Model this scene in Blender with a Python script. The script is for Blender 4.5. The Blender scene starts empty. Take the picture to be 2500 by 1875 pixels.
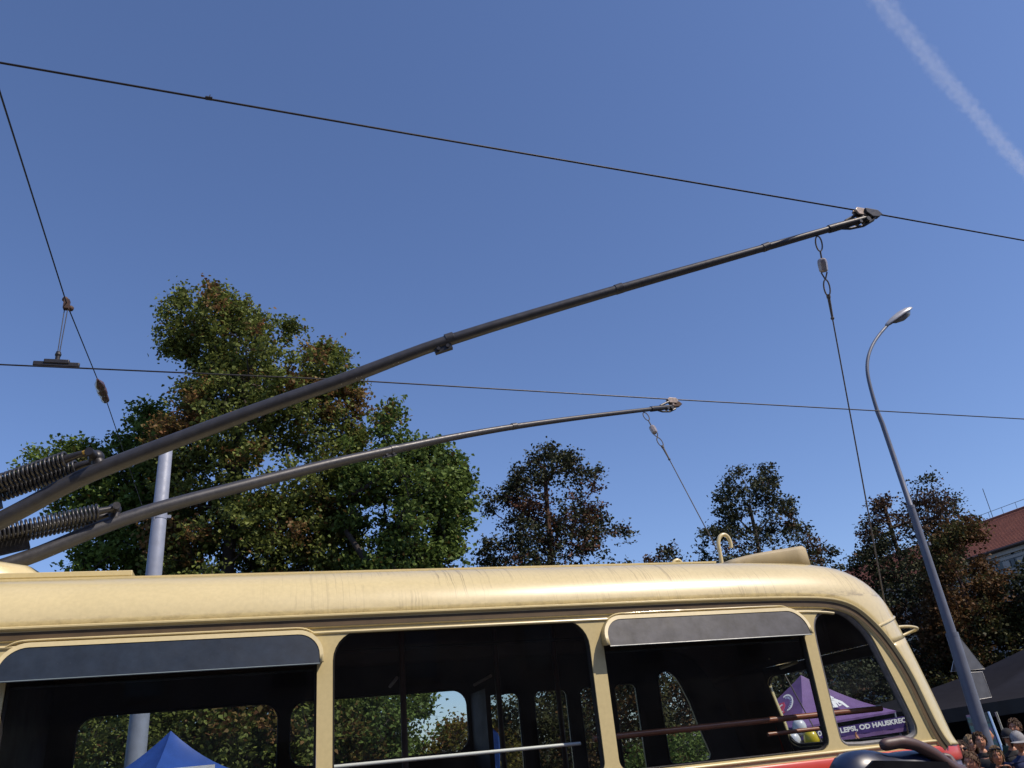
import bpy, bmesh, math, random
import numpy as np
from mathutils import Vector, Matrix, geometry, noise

sc = bpy.context.scene
random.seed(7); rng = np.random.default_rng(7)

# ---------------------------------------------------------------- camera
F = 1950.0; CAMZ = 2.0
def _n(a): a = np.array(a, float); return a/np.linalg.norm(a)
zc = _n([-420, 4137, -1950]); xc = np.array([6250, -297.5, -1950.]); xc = _n(xc - zc*(xc@zc)); yc = np.cross(zc, xc)
ROT = np.array([xc, yc, zc])
cam_d = bpy.data.cameras.new('camera'); cam = bpy.data.objects.new('camera', cam_d); sc.collection.objects.link(cam)
m = Matrix([list(r) for r in ROT]).to_4x4(); m.translation = Vector((0, 0, CAMZ)); cam.matrix_world = m
cam_d.sensor_width = 36; cam_d.lens = 36*F/2500; cam_d.clip_start = .05; cam_d.clip_end = 60000
sc.camera = cam

# ---------------------------------------------------------------- light
SUN_AZ, SUN_EL = 136.0, 51.0          # azimuth from +Y towards +X
world = bpy.data.worlds.new('World'); sc.world = world; world.use_nodes = True
wn = world.node_tree; bg = wn.nodes['Background']
sky = wn.nodes.new('ShaderNodeTexSky'); sky.sky_type = 'NISHITA'; sky.sun_disc = False
sky.sun_elevation = math.radians(SUN_EL); sky.sun_rotation = math.radians(SUN_AZ)
sky.altitude = 250; sky.air_density = 1.0; sky.dust_density = 0.7; sky.ozone_density = 3.0
tint = wn.nodes.new('ShaderNodeMix'); tint.data_type = 'RGBA'; tint.blend_type = 'MULTIPLY'; tint.inputs[0].default_value = 1
wn.links.new(sky.outputs[0], tint.inputs[6]); tint.inputs[7].default_value = (1.05, 1.09, 1.31, 1)     # white balance of the picture
wn.links.new(tint.outputs[2], bg.inputs[0]); bg.inputs[1].default_value = 0.115
sl = bpy.data.lights.new('sun', 'SUN'); sl.energy = 4.7; sl.angle = math.radians(.53); sl.color = (1, .88, .74)
sun = bpy.data.objects.new('sun', sl); sc.collection.objects.link(sun)
a, e = math.radians(SUN_AZ), math.radians(SUN_EL)
SUN = Vector((math.sin(a)*math.cos(e), math.cos(a)*math.cos(e), math.sin(e)))
sun.rotation_euler = SUN.to_track_quat('Z', 'Y').to_euler(); sun.location = (0, 0, 30)
sc.view_settings.view_transform = 'Standard'; sc.view_settings.look = 'None'
sc.view_settings.exposure = 0; sc.view_settings.gamma = 1; sc.view_settings.use_curve_mapping = False
sc.cycles.max_bounces = 8; sc.cycles.transparent_max_bounces = 24
sc.cycles.volume_bounces = 0

# ---------------------------------------------------------------- helpers
def ratio(u, v):
    d = ROT @ np.array([u-1250, -(v-937.5), -F]); return d/d[1]
def V(u, v, Y):
    r = ratio(u, v)*Y; return Vector((r[0], r[1], r[2]+CAMZ))
def link(o, parent=None):
    sc.collection.objects.link(o)
    if parent: o.parent = parent
    return o
def tag(o, label=None, cat=None, group=None, kind=None):
    if label: o['label'] = label
    if cat: o['category'] = cat
    if group: o['group'] = group
    if kind: o['kind'] = kind
    return o
def empty(name, loc, label, cat, group=None, rz=0):
    o = bpy.data.objects.new(name, None); o.location = loc; o.rotation_euler.z = rz; o.empty_display_size = .2
    link(o); return tag(o, label, cat, group)
def smooth(me, ang=None):
    me.polygons.foreach_set('use_smooth', [True]*len(me.polygons))
    if ang is not None: me.set_sharp_from_angle(angle=math.radians(ang))
class MB:
    """collects shapes in world coordinates; build() links them as one mesh object"""
    def __init__(s): s.v = []; s.f = []; s.mi = []; s.cur = 0
    def add(s, vs, fs):
        b = len(s.v); s.v += [tuple(p) for p in vs]; s.f += [tuple(i+b for i in f) for f in fs]; s.mi += [s.cur]*len(fs)
    def box(s, c, size, rot=None):
        hx, hy, hz = [q/2 for q in size]; R = rot or Matrix.Identity(3); c = Vector(c)
        s.add([c + R @ Vector((x*hx, y*hy, z*hz)) for x in (-1, 1) for y in (-1, 1) for z in (-1, 1)],
              [(0, 1, 3, 2), (4, 6, 7, 5), (0, 4, 5, 1), (2, 3, 7, 6), (0, 2, 6, 4), (1, 5, 7, 3)])
    def tube(s, pts, r, n=10, cap=True, closed=False, flat=None):
        pts = [Vector(p) for p in pts]; k = len(pts); rs = r if hasattr(r, '__len__') else [r]*k
        vs = []; up = None
        for i, p in enumerate(pts):
            if closed: t = pts[(i+1) % k]-pts[i-1]
            else: t = pts[min(i+1, k-1)]-pts[max(i-1, 0)]
            t = t.normalized() if t.length > 1e-9 else Vector((0, 0, 1))
            if up is None: up = Vector((0, 0, 1)) if abs(t.z) < .9 else Vector((1, 0, 0))
            x = t.cross(up).normalized(); y = x.cross(t).normalized(); up = y
            for j in range(n):
                q = 2*math.pi*j/n; vs.append(p + x*(math.cos(q)*rs[i]) + y*(math.sin(q)*rs[i]*(flat or 1)))
        fs = []
        for i in range(k if closed else k-1):
            for j in range(n):
                a0 = i*n+j; b0 = i*n+(j+1) % n; i2 = (i+1) % k
                fs.append((a0, b0, i2*n+(j+1) % n, i2*n+j))
        if cap and not closed: fs += [tuple(range(n))[::-1], tuple((k-1)*n+j for j in range(n))]
        s.add(vs, fs)
    def grid(s, rows, closed_u=False):
        n = len(rows[0]); vs = [p for r in rows for p in r]; fs = []
        for i in range(len(rows)-1):
            for j in range(n if closed_u else n-1):
                fs.append((i*n+j, i*n+(j+1) % n, (i+1)*n+(j+1) % n, (i+1)*n+j))
        s.add(vs, fs)
    def ball(s, c, r, seg=12, rings=8, rot=None):
        rr = r if hasattr(r, '__len__') else (r, r, r); R = rot or Matrix.Identity(3); c = Vector(c); rows = []
        for i in range(rings+1):
            p = math.pi*(i+.001)/(rings+.002)
            rows.append([c + R @ Vector((rr[0]*math.sin(p)*math.cos(2*math.pi*j/seg), rr[1]*math.sin(p)*math.sin(2*math.pi*j/seg), rr[2]*math.cos(p))) for j in range(seg)])
        s.grid(rows, True)
    def lathe(s, a, b, prof, n=14):
        """profile of (distance along a->b, radius)"""
        a = Vector(a); t = (Vector(b)-a).normalized()
        s.tube([a + t*d for d, r in prof], [max(r, 1e-4) for d, r in prof], n)
    def build(s, name, mats, parent=None, sm=None, loc=None, solid=None, bevel=None):
        me = bpy.data.meshes.new(name)
        off = Vector((0, 0, 0))
        if parent is not None: off = absloc(parent)
        elif loc is not None: off = Vector(loc)
        me.from_pydata([(p[0]-off[0], p[1]-off[1], p[2]-off[2]) for p in s.v], [], s.f)
        for mt in (mats if isinstance(mats, (list, tuple)) else [mats]): me.materials.append(mt)
        me.polygons.foreach_set('material_index', s.mi)
        bm = bmesh.new(); bm.from_mesh(me); bmesh.ops.recalc_face_normals(bm, faces=bm.faces); bm.to_mesh(me); bm.free()
        if sm is not None: smooth(me, sm)
        o = bpy.data.objects.new(name, me); link(o, parent)
        if parent is None and loc is not None: o.location = loc
        if bevel:
            b = o.modifiers.new('b', 'BEVEL'); b.width = bevel; b.segments = 2; b.limit_method = 'ANGLE'
        if solid: so = o.modifiers.new('s', 'SOLIDIFY'); so.thickness = solid; so.offset = -1
        return o
def soft(pts, it=2):
    P_ = [Vector(p) for p in pts]
    for _ in range(it):
        Q = [P_[0]]
        for i in range(len(P_)-1): Q += [P_[i]*.75+P_[i+1]*.25, P_[i]*.25+P_[i+1]*.75]
        P_ = Q+[P_[-1]]
    return P_
def softloop(pts, it=1):
    for _ in range(it):
        Q = []
        for i in range(len(pts)):
            a_, b_ = pts[i], pts[(i+1) % len(pts)]; Q += [(a_[0]*.75+b_[0]*.25, a_[1]*.75+b_[1]*.25), (a_[0]*.25+b_[0]*.75, a_[1]*.25+b_[1]*.75)]
        pts = Q
    return pts
def absloc(o):
    l = Vector(o.location)
    while o.parent: o = o.parent; l += Vector(o.location)
    return l
def rrect(x0, z0, x1, z1, r, n=7):
    out = []; rs = r if hasattr(r, '__len__') else [r]*4   # bl, br, tr, tl
    for (cx, cz, a0, q) in ((x0+rs[0], z0+rs[0], 180, rs[0]), (x1-rs[1], z0+rs[1], 270, rs[1]), (x1-rs[2], z1-rs[2], 0, rs[2]), (x0+rs[3], z1-rs[3], 90, rs[3])):
        for i in range(n+1):
            t = math.radians(a0+90*i/n); out.append((cx+q*math.cos(t), cz+q*math.sin(t)))
    return out
def inset(poly, d):
    """offset a closed ccw 2-D outline inwards"""
    n = len(poly); out = []
    for i in range(n):
        a0, b0 = Vector(poly[i-1]), Vector(poly[(i+1) % n]); t = (b0-a0).normalized(); out.append((poly[i][0]-t.y*d, poly[i][1]+t.x*d))
    return out
def inside(pt, poly):
    x, y = pt; c = False; n = len(poly)
    for i in range(n):
        (x1, y1), (x2, y2) = poly[i], poly[i-1]
        if (y1 > y) != (y2 > y) and x < (x2-x1)*(y-y1)/(y2-y1)+x1: c = not c
    return c
def panel(outer, holes, fn, mb, step=None):
    """triangulated sheet with openings, mapped by fn(x, z) -> point"""
    vs = []; es = []
    for loop in [outer]+holes:
        b = len(vs); n = len(loop); vs += [Vector(p) for p in loop]; es += [(b+i, b+(i+1) % n) for i in range(n)]
    if step:
        xs = [p[0] for p in outer]; zs = [p[1] for p in outer]
        x = min(xs)+step
        while x < max(xs):
            z = min(zs)+step
            while z < max(zs):
                if inside((x, z), outer) and not any(inside((x, z), h) for h in holes): vs.append(Vector((x, z)))
                z += step
            x += step
    v2, e2, f2, *_ = geometry.delaunay_2d_cdt(vs, es, [], 0, 1e-5)
    fs = []
    for f in f2:
        c = sum((v2[i] for i in f), Vector((0, 0)))/len(f)
        if inside(c, outer) and not any(inside(c, h) for h in holes): fs.append(tuple(f))
    mb.add([fn(p.x, p.y) for p in v2], fs)

# ---------------------------------------------------------------- materials
class N:
    def __init__(s, name):
        s.m = bpy.data.materials.new(name); s.m.use_nodes = True; s.t = s.m.node_tree; s.n = s.t.nodes; s.p = s.n['Principled BSDF']; s.out = s.n['Material Output']
    def new(s, t, **k):
        q = s.n.new(t)
        for a0, b0 in k.items(): setattr(q, a0, b0)
        return q
    def l(s, a0, b0): s.t.links.new(a0, b0)
    def co(s, kind='Object'): return s.new('ShaderNodeTexCoord').outputs[kind]
    def map(s, scale=(1, 1, 1), loc=(0, 0, 0), kind='Object'):
        q = s.new('ShaderNodeMapping'); q.inputs['Scale'].default_value = scale; q.inputs['Location'].default_value = loc; s.l(s.co(kind), q.inputs[0]); return q.outputs[0]
    def noise(s, vec, scale, detail=4, rough=.55):
        q = s.new('ShaderNodeTexNoise'); q.inputs['Scale'].default_value = scale; q.inputs['Detail'].default_value = detail; q.inputs['Roughness'].default_value = rough
        if vec is not None: s.l(vec, q.inputs['Vector'])
        return q.outputs['Fac']
    def ramp(s, fac, stops):
        q = s.new('ShaderNodeValToRGB'); cr = q.color_ramp
        while len(cr.elements) < len(stops): cr.elements.new(.5)
        for el, (p, c) in zip(cr.elements, stops): el.position = p; el.color = (c if len(c) == 4 else tuple(c)+(1,)) if hasattr(c, '__len__') else (c, c, c, 1)
        s.l(fac, q.inputs[0]); return q.outputs[0]
    def mix(s, fac, a0, b0, mode='MIX'):
        q = s.new('ShaderNodeMix', data_type='RGBA', blend_type=mode)
        for k, val in ((0, fac), (6, a0), (7, b0)):
            if hasattr(val, 'is_output'): s.l(val, q.inputs[k])
            elif k == 0: q.inputs[k].default_value = val
            else: q.inputs[k].default_value = tuple(val)+(1,)
        return q.outputs[2]
    def math(s, op, a0, b0=None):
        q = s.new('ShaderNodeMath', operation=op)
        for k, val in ((0, a0), (1, b0)):
            if val is None: continue
            if hasattr(val, 'is_output'): s.l(val, q.inputs[k])
            else: q.inputs[k].default_value = val
        return q.outputs[0]
    def bump(s, h, strength=.2, dist=.01):
        q = s.new('ShaderNodeBump'); q.inputs['Strength'].default_value = strength; q.inputs['Distance'].default_value = dist; s.l(h, q.inputs['Height']); s.l(q.outputs[0], s.p.inputs['Normal'])
def mat(name, col, rough=.5, metal=0, var=.12, scale=6, coat=0, bump=0, bscale=60, spec=None):
    k = N(name); v = k.noise(k.co(), scale, 5)
    d = tuple(c*(1-var) for c in col); b = tuple(min(1, c*(1+var)) for c in col)
    k.l(k.ramp(v, [(.3, d), (.7, b)]), k.p.inputs['Base Color'])
    r = k.ramp(k.noise(k.co(), scale*2.3, 4), [(.3, max(0, rough-.08)), (.7, min(1, rough+.08))]); k.l(r, k.p.inputs['Roughness'])
    k.p.inputs['Metallic'].default_value = metal; k.p.inputs['Coat Weight'].default_value = coat; k.p.inputs['Coat Roughness'].default_value = .08
    if spec is not None: k.p.inputs['Specular IOR Level'].default_value = spec
    if bump: k.bump(k.noise(k.co(), bscale, 5), bump, .004)
    return k.m
def cream(name, streak=False):
    k = N(name); base = k.ramp(k.noise(k.map((1, 1, 1)), 1.3, 5), [(.3, (.625, .52, .265)), (.7, (.685, .57, .30))])
    fine = k.ramp(k.noise(k.co(), 40, 3), [(.35, .93), (.65, 1.0)])
    c = k.mix(1.0, base, fine, 'MULTIPLY')
    if streak:
        # dark rain runs: very thin along the bus, long down the slope, wobbling a little
        w = k.new('ShaderNodeTexNoise'); w.inputs['Scale'].default_value = 9; k.l(k.co(), w.inputs['Vector'])
        mp = k.map((1, 1, 1)); ad = k.new('ShaderNodeVectorMath', operation='MULTIPLY_ADD'); k.l(w.outputs['Color'], ad.inputs[0]); ad.inputs[1].default_value = (.03, 0, 0); k.l(mp, ad.inputs[2])
        sc2 = k.new('ShaderNodeVectorMath', operation='MULTIPLY'); k.l(ad.outputs[0], sc2.inputs[0]); sc2.inputs[1].default_value = (26, .18, .25)
        n1 = k.noise(sc2.outputs[0], 1.0, 2, .5)
        line = k.ramp(k.math('ABSOLUTE', k.math('SUBTRACT', n1, .5)), [(0, 1.0), (.010, .7), (.024, 0)])
        msk = k.ramp(k.noise(k.map((2.2, 3.5, 3.5)), 1.0, 3), [(.40, 0), (.56, .8)])
        msk2 = k.ramp(k.noise(k.map((.5, .0, .0), (2.2, 0, 0)), 1.0, 1), [(.40, .25), (.55, 1)])
        xs = k.new('ShaderNodeSeparateXYZ'); k.l(k.co(), xs.inputs[0])
        f = k.math('MULTIPLY', k.math('MULTIPLY', line, msk), msk2)
        f = k.math('MULTIPLY', f, k.ramp(k.math('ADD', k.math('MULTIPLY', xs.outputs[0], .2), .4), [(.38, .04), (.44, .9), (.66, .8), (.78, .5)]))
        c = k.mix(f, c, (.12, .085, .05))
        # grime speckles
        sp = k.ramp(k.noise(k.map((3, 3, 3)), 11, 6, .7), [(.70, 0), (.78, .5)])
        c = k.mix(sp, c, (.2, .15, .09))
        # dirt gathered just above the gutter and along the top seam
        gz = k.ramp(k.math('SUBTRACT', xs.outputs[2], 2.3), [(.52, 0), (.535, 1), (.56, .55), (.60, 0), (.83, 0), (.862, .8), (.88, .2)])
        gn = k.ramp(k.noise(k.map((7, 7, 16)), 1.6, 6, .7), [(.46, 0), (.66, .75)])
        c = k.mix(k.math('MULTIPLY', gz, gn), c, (.14, .10, .06))
    k.l(c, k.p.inputs['Base Color'])
    k.l(k.ramp(k.noise(k.co(), 3.5, 5), [(.3, .30), (.7, .42)]), k.p.inputs['Roughness'])
    k.p.inputs['Specular IOR Level'].default_value = .55; k.p.inputs['Coat Weight'].default_value = .7; k.p.inputs['Coat Roughness'].default_value = .11
    k.bump(k.noise(k.map((1, 1, 1)), 2.2, 2), .12, .02)
    return k.m
def glass(name, tint=(.86, .9, .9), refl=.9, rough=.015):
    k = N(name); k.n.remove(k.p)
    tr = k.new('ShaderNodeBsdfTransparent'); tr.inputs[0].default_value = tint+(1,)
    gl = k.new('ShaderNodeBsdfGlossy'); gl.inputs['Roughness'].default_value = rough; gl.inputs[0].default_value = (refl, refl, refl, 1)
    ge = k.new('ShaderNodeNewGeometry'); dt = k.new('ShaderNodeVectorMath', operation='DOT_PRODUCT'); k.l(ge.outputs['Incoming'], dt.inputs[0]); k.l(ge.outputs['Normal'], dt.inputs[1])
    fr_ = k.math('ADD', k.math('MULTIPLY', k.math('POWER', k.math('SUBTRACT', 1.0, k.math('ABSOLUTE', dt.outputs['Value'])), 5), .92), .075)
    dirt = k.new('ShaderNodeBsdfDiffuse'); dirt.inputs[0].default_value = (.35, .35, .33, 1)
    mx = k.new('ShaderNodeMixShader'); k.l(fr_, mx.inputs[0]); k.l(tr.outputs[0], mx.inputs[1]); k.l(gl.outputs[0], mx.inputs[2])
    m2 = k.new('ShaderNodeMixShader'); k.l(k.ramp(k.noise(k.co(), 5, 6), [(.35, .001), (.75, .008)]), m2.inputs[0]); k.l(mx.outputs[0], m2.inputs[1]); k.l(dirt.outputs[0], m2.inputs[2])
    k.l(m2.outputs[0], k.out.inputs[0]); return k.m
def leafmat(name, dark, light, rust, trans=.3):
    k = N(name); k.n.remove(k.p)
    t = k.new('ShaderNodeAttribute'); t.attribute_name = 'tone'; r = k.new('ShaderNodeAttribute'); r.attribute_name = 'rust'
    c = k.ramp(t.outputs['Fac'], [(0, dark), (.6, light), (1, tuple(min(1, q*1.5) for q in light))])
    rc = k.ramp(t.outputs['Fac'], [(0, tuple(q*.45 for q in rust)), (1, rust)])
    c = k.mix(r.outputs['Fac'], c, rc)
    d = k.new('ShaderNodeBsdfDiffuse'); k.l(c, d.inputs[0]); tl = k.new('ShaderNodeBsdfTranslucent'); k.l(c, tl.inputs[0])
    g = k.new('ShaderNodeBsdfGlossy'); g.inputs['Roughness'].default_value = .5; g.inputs[0].default_value = (.5, .5, .5, 1)
    m1 = k.new('ShaderNodeMixShader'); m1.inputs[0].default_value = trans; k.l(d.outputs[0], m1.inputs[1]); k.l(tl.outputs[0], m1.inputs[2])
    m2 = k.new('ShaderNodeMixShader'); m2.inputs[0].default_value = .018; k.l(m1.outputs[0], m2.inputs[1]); k.l(g.outputs[0], m2.inputs[2])
    k.l(m2.outputs[0], k.out.inputs[0]); return k.m

CREAM = cream('cream_paint'); ROOFP = cream('cream_roof_paint', True)
RED = mat('red_paint', (.52, .045, .028), .35, 0, .08, 2, coat=.4)
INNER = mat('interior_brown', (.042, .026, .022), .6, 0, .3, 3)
CEIL = mat('ceiling_brown', (.10, .066, .05), .55, 0, .25, 2)
RUBBER = mat('rubber', (.018, .017, .017), .6, 0, .2, 20)
SEAL = mat('grey_seal', (.16, .16, .17), .6, 0, .25, 30)
SHADE_BAND = mat('gutter_shade_brown', (.10, .065, .03), .6, 0, .2, 8)  # dark brown paints the shadow band below the gutter lip
GLASS = glass('window_glass'); DGLASS = glass('door_glass', (.62, .66, .62), .6)
STEEL = mat('dark_steel', (.035, .034, .037), .42, .35, .25, 25, bump=.15, bscale=150)
POLE = mat('pole_grey', (.044, .044, .050), .42, .1, .18, 14, bump=.1, bscale=220)
POLE2 = mat('pole_brown_steel', (.16, .10, .085), .30, .55, .2, 14)
SPRING = mat('spring_steel', (.05, .05, .054), .36, .45, .3, 60)
RUST = mat('rust', (.075, .042, .03), .7, .2, .4, 60, bump=.3)
BRONZE = mat('worn_bronze', (.30, .24, .20), .45, .5, .3, 50)
WIRE = mat('wire_copper_dark', (.035, .033, .036), .45, .5, .2, 10)
ROPE = mat('rope', (.10, .09, .085), .8, 0, .3, 80)
PORC = mat('porcelain', (.30, .27, .27), .3, 0, .3, 40, coat=.5)
BRN = mat('handrail_brown', (.30, .10, .05), .35, 0, .15, 10, coat=.3)
GPOLE = mat('grab_pole_brown', (.07, .028, .02), .4, 0, .15, 10)
CHROME = mat('polished_rail', (.75, .74, .70), .16, .9, .05, 10)
LPOST = mat('lamp_post_paint', (.13, .145, .19), .5, .1, .12, 4, bump=.05)
GALV = mat('galvanised', (.25, .275, .34), .55, .1, .1, 5, bump=.05)
LAMPM = mat('lamp_housing', (.42, .42, .43), .4, .2, .1, 8)
LAMPG = mat('lamp_bowl', (.14, .14, .15), .25, 0, .2, 8, coat=.5)
BARK = mat('bark', (.045, .036, .03), .9, 0, .35, 8, bump=.5, bscale=20)
BARK2 = mat('bark_reddish', (.085, .045, .03), .9, 0, .35, 8, bump=.5, bscale=20)
ASPH = mat('asphalt', (.06, .06, .062), .9, 0, .25, .6, bump=.4, bscale=120)
YEL = mat('yellow_band', (.35, .22, .03), .5)

# visor acrylic: smoky, scratched, reflects the sky
def acrylic(name, base, haze, rough):
    k = N(name)
    sp = k.ramp(k.noise(k.map((1, 1, 1)), 9, 8, .7), [(.35, base), (.7, tuple(min(1, q*haze) for q in base))])
    v = k.new('ShaderNodeTexVoronoi'); v.inputs['Scale'].default_value = 30; k.l(k.co(), v.inputs[0])
    spk = k.ramp(v.outputs['Distance'], [(.0, .8), (.05, 0)])
    k.l(k.mix(k.math('MULTIPLY', spk, .35), sp, (.5, .5, .52)), k.p.inputs['Base Color'])
    k.l(k.ramp(k.noise(k.co(), 14, 6), [(.3, rough), (.7, rough+.08)]), k.p.inputs['Roughness'])
    k.p.inputs['Specular IOR Level'].default_value = .22; k.p.inputs['Alpha'].default_value = .93
    return k.m
ACR1 = acrylic('smoky_acrylic', (.018, .026, .040), 1.6, .36)
ACR2 = acrylic('scratched_acrylic', (.030, .031, .037), 2.6, .42)

# ---------------------------------------------------------------- ground and sky things
g = MB(); g.grid([[(-400, -200, 0), (400, -200, 0)], [(-400, 600, 0), (400, 600, 0)]])
tag(g.build('road', ASPH), kind='structure')
k = N('lawn_soil'); k.l(k.ramp(k.noise(k.co(), 3, 6), [(.3, (.03, .04, .015)), (.7, (.06, .07, .03))]), k.p.inputs['Base Color']); k.p.inputs['Roughness'].default_value = 1
g = MB(); g.box((30, 38, .05), (180, 40, .2)); tag(g.build('lawn', k.m), kind='structure')

# contrail: a real tube of ice cloud eight kilometres up
def contrail():
    pts = [(6200, 4640), (6811, 4922), (7032, 5049), (7993, 5505), (8683, 5852), (9649, 6281), (10594, 6738), (12116, 7411), (13500, 8050)]
    wid = [270, 260, 255, 250, 235, 215, 205, 205, 205]
    mid = Vector((8700, 5850, 8000+CAMZ)); d = (Vector((13500, 8050, 0))-Vector((6200, 4640, 0))); L = d.length; d.normalize(); nrm = Vector((-d.y, d.x, 0))
    P = []; W = []
    for i in range(len(pts)-1):
        for j in range(6):
            t = j/6; P.append(Vector((pts[i][0]*(1-t)+pts[i+1][0]*t, pts[i][1]*(1-t)+pts[i+1][1]*t, 8000+CAMZ))); W.append(wid[i]*(1-t)+wid[i+1]*t)
    for _ in range(3): P = [P[0]]+[(P[i-1]+P[i]*2+P[i+1])/4 for i in range(1, len(P)-1)]+[P[-1]]
    mb = MB(); mb.tube(P, W, 16)
    k = N('ice_cloud'); k.n.remove(k.p)
    vol = k.new('ShaderNodeVolumePrincipled'); vol.inputs['Color'].default_value = (1, 1, 1, 1); vol.inputs['Anisotropy'].default_value = .2
    # object space: x along the trail after rotation of the object
    sx = k.new('ShaderNodeSeparateXYZ'); k.l(k.co(), sx.inputs[0])
    # centre line offset as a float curve of x
    fc = k.new('ShaderNodeFloatCurve'); cv = fc.mapping.curves[0]
    loc = [( (p-mid).dot(d), (p-mid).dot(nrm) ) for p in P]
    x0, x1 = loc[0][0], loc[-1][0]
    mp = [((a0-x0)/(x1-x0), b0/1200+.5) for a0, b0 in loc][::4]
    cv.points[0].location = mp[0]; cv.points[1].location = (1.0, loc[-1][1]/1200+.5)
    for q in mp[1:]: cv.points.new(*q)
    fc.mapping.update()
    mr = k.new('ShaderNodeMapRange'); mr.inputs['From Min'].default_value = x0; mr.inputs['From Max'].default_value = x1; k.l(sx.outputs[0], mr.inputs[0]); k.l(mr.outputs[0], fc.inputs['Value'])
    off = k.math('MULTIPLY', k.math('SUBTRACT', fc.outputs[0], .5), 1200)
    dy = k.math('SUBTRACT', sx.outputs[1], off)
    rr = k.math('SQRT', k.math('ADD', k.math('MULTIPLY', dy, dy), k.math('MULTIPLY', sx.outputs[2], sx.outputs[2])))
    nz = k.noise(k.map((1, 1.6, 1.6)), .007, 5, .65)
    edge = k.math('ADD', rr, k.math('MULTIPLY', k.math('SUBTRACT', nz, .5), 330))
    dens = k.new('ShaderNodeMapRange', interpolation_type='SMOOTHSTEP'); dens.inputs['From Min'].default_value = 138; dens.inputs['From Max'].default_value = 70; dens.inputs['To Max'].default_value = 1; k.l(edge, dens.inputs[0])
    nz2 = k.ramp(k.noise(k.map((1, 2.5, 2.5)), .011, 5, .7), [(.3, .1), (.7, 1)])
    k.l(k.math('MULTIPLY', k.math('MULTIPLY', dens.outputs[0], nz2), .0011), vol.inputs['Density'])
    k.l(vol.outputs[0], k.out.inputs['Volume'])
    o = mb.build('contrail', k.m, loc=mid)
    rz = math.atan2(d.y, d.x); o.rotation_euler.z = rz
    o.data.transform(Matrix.Rotation(-rz, 4, 'Z'))
    tag(o, 'white contrail fading across the blue sky above the street lamp', 'contrail', kind='stuff')
contrail()

# ================================================================ THE TROLLEYBUS
YN, YF = 4.76, 7.26; YM = (YN+YF)/2; CA = .42; Z0 = CAMZ
bus = empty('trolleybus', (0, YM, 0), 'cream vintage trolleybus with a red waistband, seen from its side and rear corner', 'trolleybus')
# gutter path G on the side plane and body outline P (roof line, rear curve), both in X, Z
def smoothpath(pts, it=2):
    P = [np.array(p, float) for p in pts]
    for _ in range(it):
        Q = [P[0]]
        for i in range(len(P)-1):
            if i: Q.append((P[i-1]+P[i]*6+P[i+1])/8)
            Q.append((P[i]+P[i+1])/2)
        Q.append(P[-1]); P = Q
    return P
Gpx = [(1950, 1461), (2036, 1463), (2088, 1483), (2123, 1514), (2155, 1547), (2192, 1598), (2227, 1657), (2262, 1733), (2293, 1794)]
Spx = [(1955, 1373), (2064, 1391), (2137, 1442), (2170, 1484), (2193, 1527), (2222, 1582), (2257, 1654), (2296, 1733), (2324, 1799)]
Tt = [74, 70, 62, 56, 52, 49, 47, 46, 45]
G, P = [], []
for x in (-9, -6, -3, -1, 0, 1, 2, 3): G.append((x, Z0+.833)); P.append((x, Z0+1.163))
for gp, sp, t in zip(Gpx, Spx, Tt):
    t = math.radians(t); y = YN+CA*(1-math.cos(t)); s = V(*sp, y); q = V(*gp, YN); f = math.sin(t)
    G.append((q.x, q.z)); P.append((q.x+(s.x-q.x)/f, q.z+(s.z-q.z)/f))
G.append((G[-1][0]+.045, Z0-.173)); P.append((P[-1][0]+.034, Z0-.173))
G = smoothpath(G); P = smoothpath(P)
def camber(z): return .055 if z > Z0+1.1 else .055
TS = [math.radians(t) for t in (0, 8, 16, 24, 32, 40, 48, 56, 64, 72, 81, 90)]
def section(i, part='all'):
    g_, p_ = G[i], P[i]; near = []
    n = p_-g_; n = n/np.linalg.norm(n)
    for t in TS:
        q = g_+(p_-g_)*math.sin(t); near.append(Vector((q[0], YN+CA*(1-math.cos(t)), q[1])))
    far = [Vector((v.x, 2*YM-v.y, v.z)) for v in near][::-1]
    mid = []
    for j in range(1, 10):
        y = YN+CA+(YF-YN-2*CA)*j/10; c = 1-((y-YM)/(YM-YN-CA))**2
        mid.append(Vector((p_[0]+n[0]*.055*c, y, p_[1]+n[1]*.055*c)))
    return near, mid, far
ZR = Z0+.56            # the rear wall panel starts below this
rows = []; kcut = 0
for i in range(len(P)):
    a_, b_, c_ = section(i); rows.append(a_+b_+c_)
    if P[i][1] > ZR or P[i][0] < 3: kcut = i
mb = MB(); mb.grid(rows[:kcut+1])
nr = len(TS)
for lo, hi in ((0, nr), (len(rows[0])-nr, len(rows[0]))): mb.grid([r[lo:hi] for r in rows[kcut:]])
roof = mb.build('roof', [ROOFP, CEIL], bus, 50)
def solid(o, t, inner=1, rim=0, off=1):
    s_ = o.modifiers.new('s', 'SOLIDIFY'); s_.thickness = t; s_.offset = off; s_.material_offset = inner; s_.material_offset_rim = rim; s_.use_even_offset = False
def orient(o, ref):
    """make normals point away from the point ref (world)"""
    me = o.data; r = Vector(ref)-absloc(o); cnt = 0
    for p_ in me.polygons: cnt += 1 if (p_.center-r).dot(p_.normal) > 0 else -1
    if cnt < 0: me.flip_normals()
REF = (-1, YM, Z0+.3)
orient(roof, REF); solid(roof, .035, off=-1)
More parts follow.
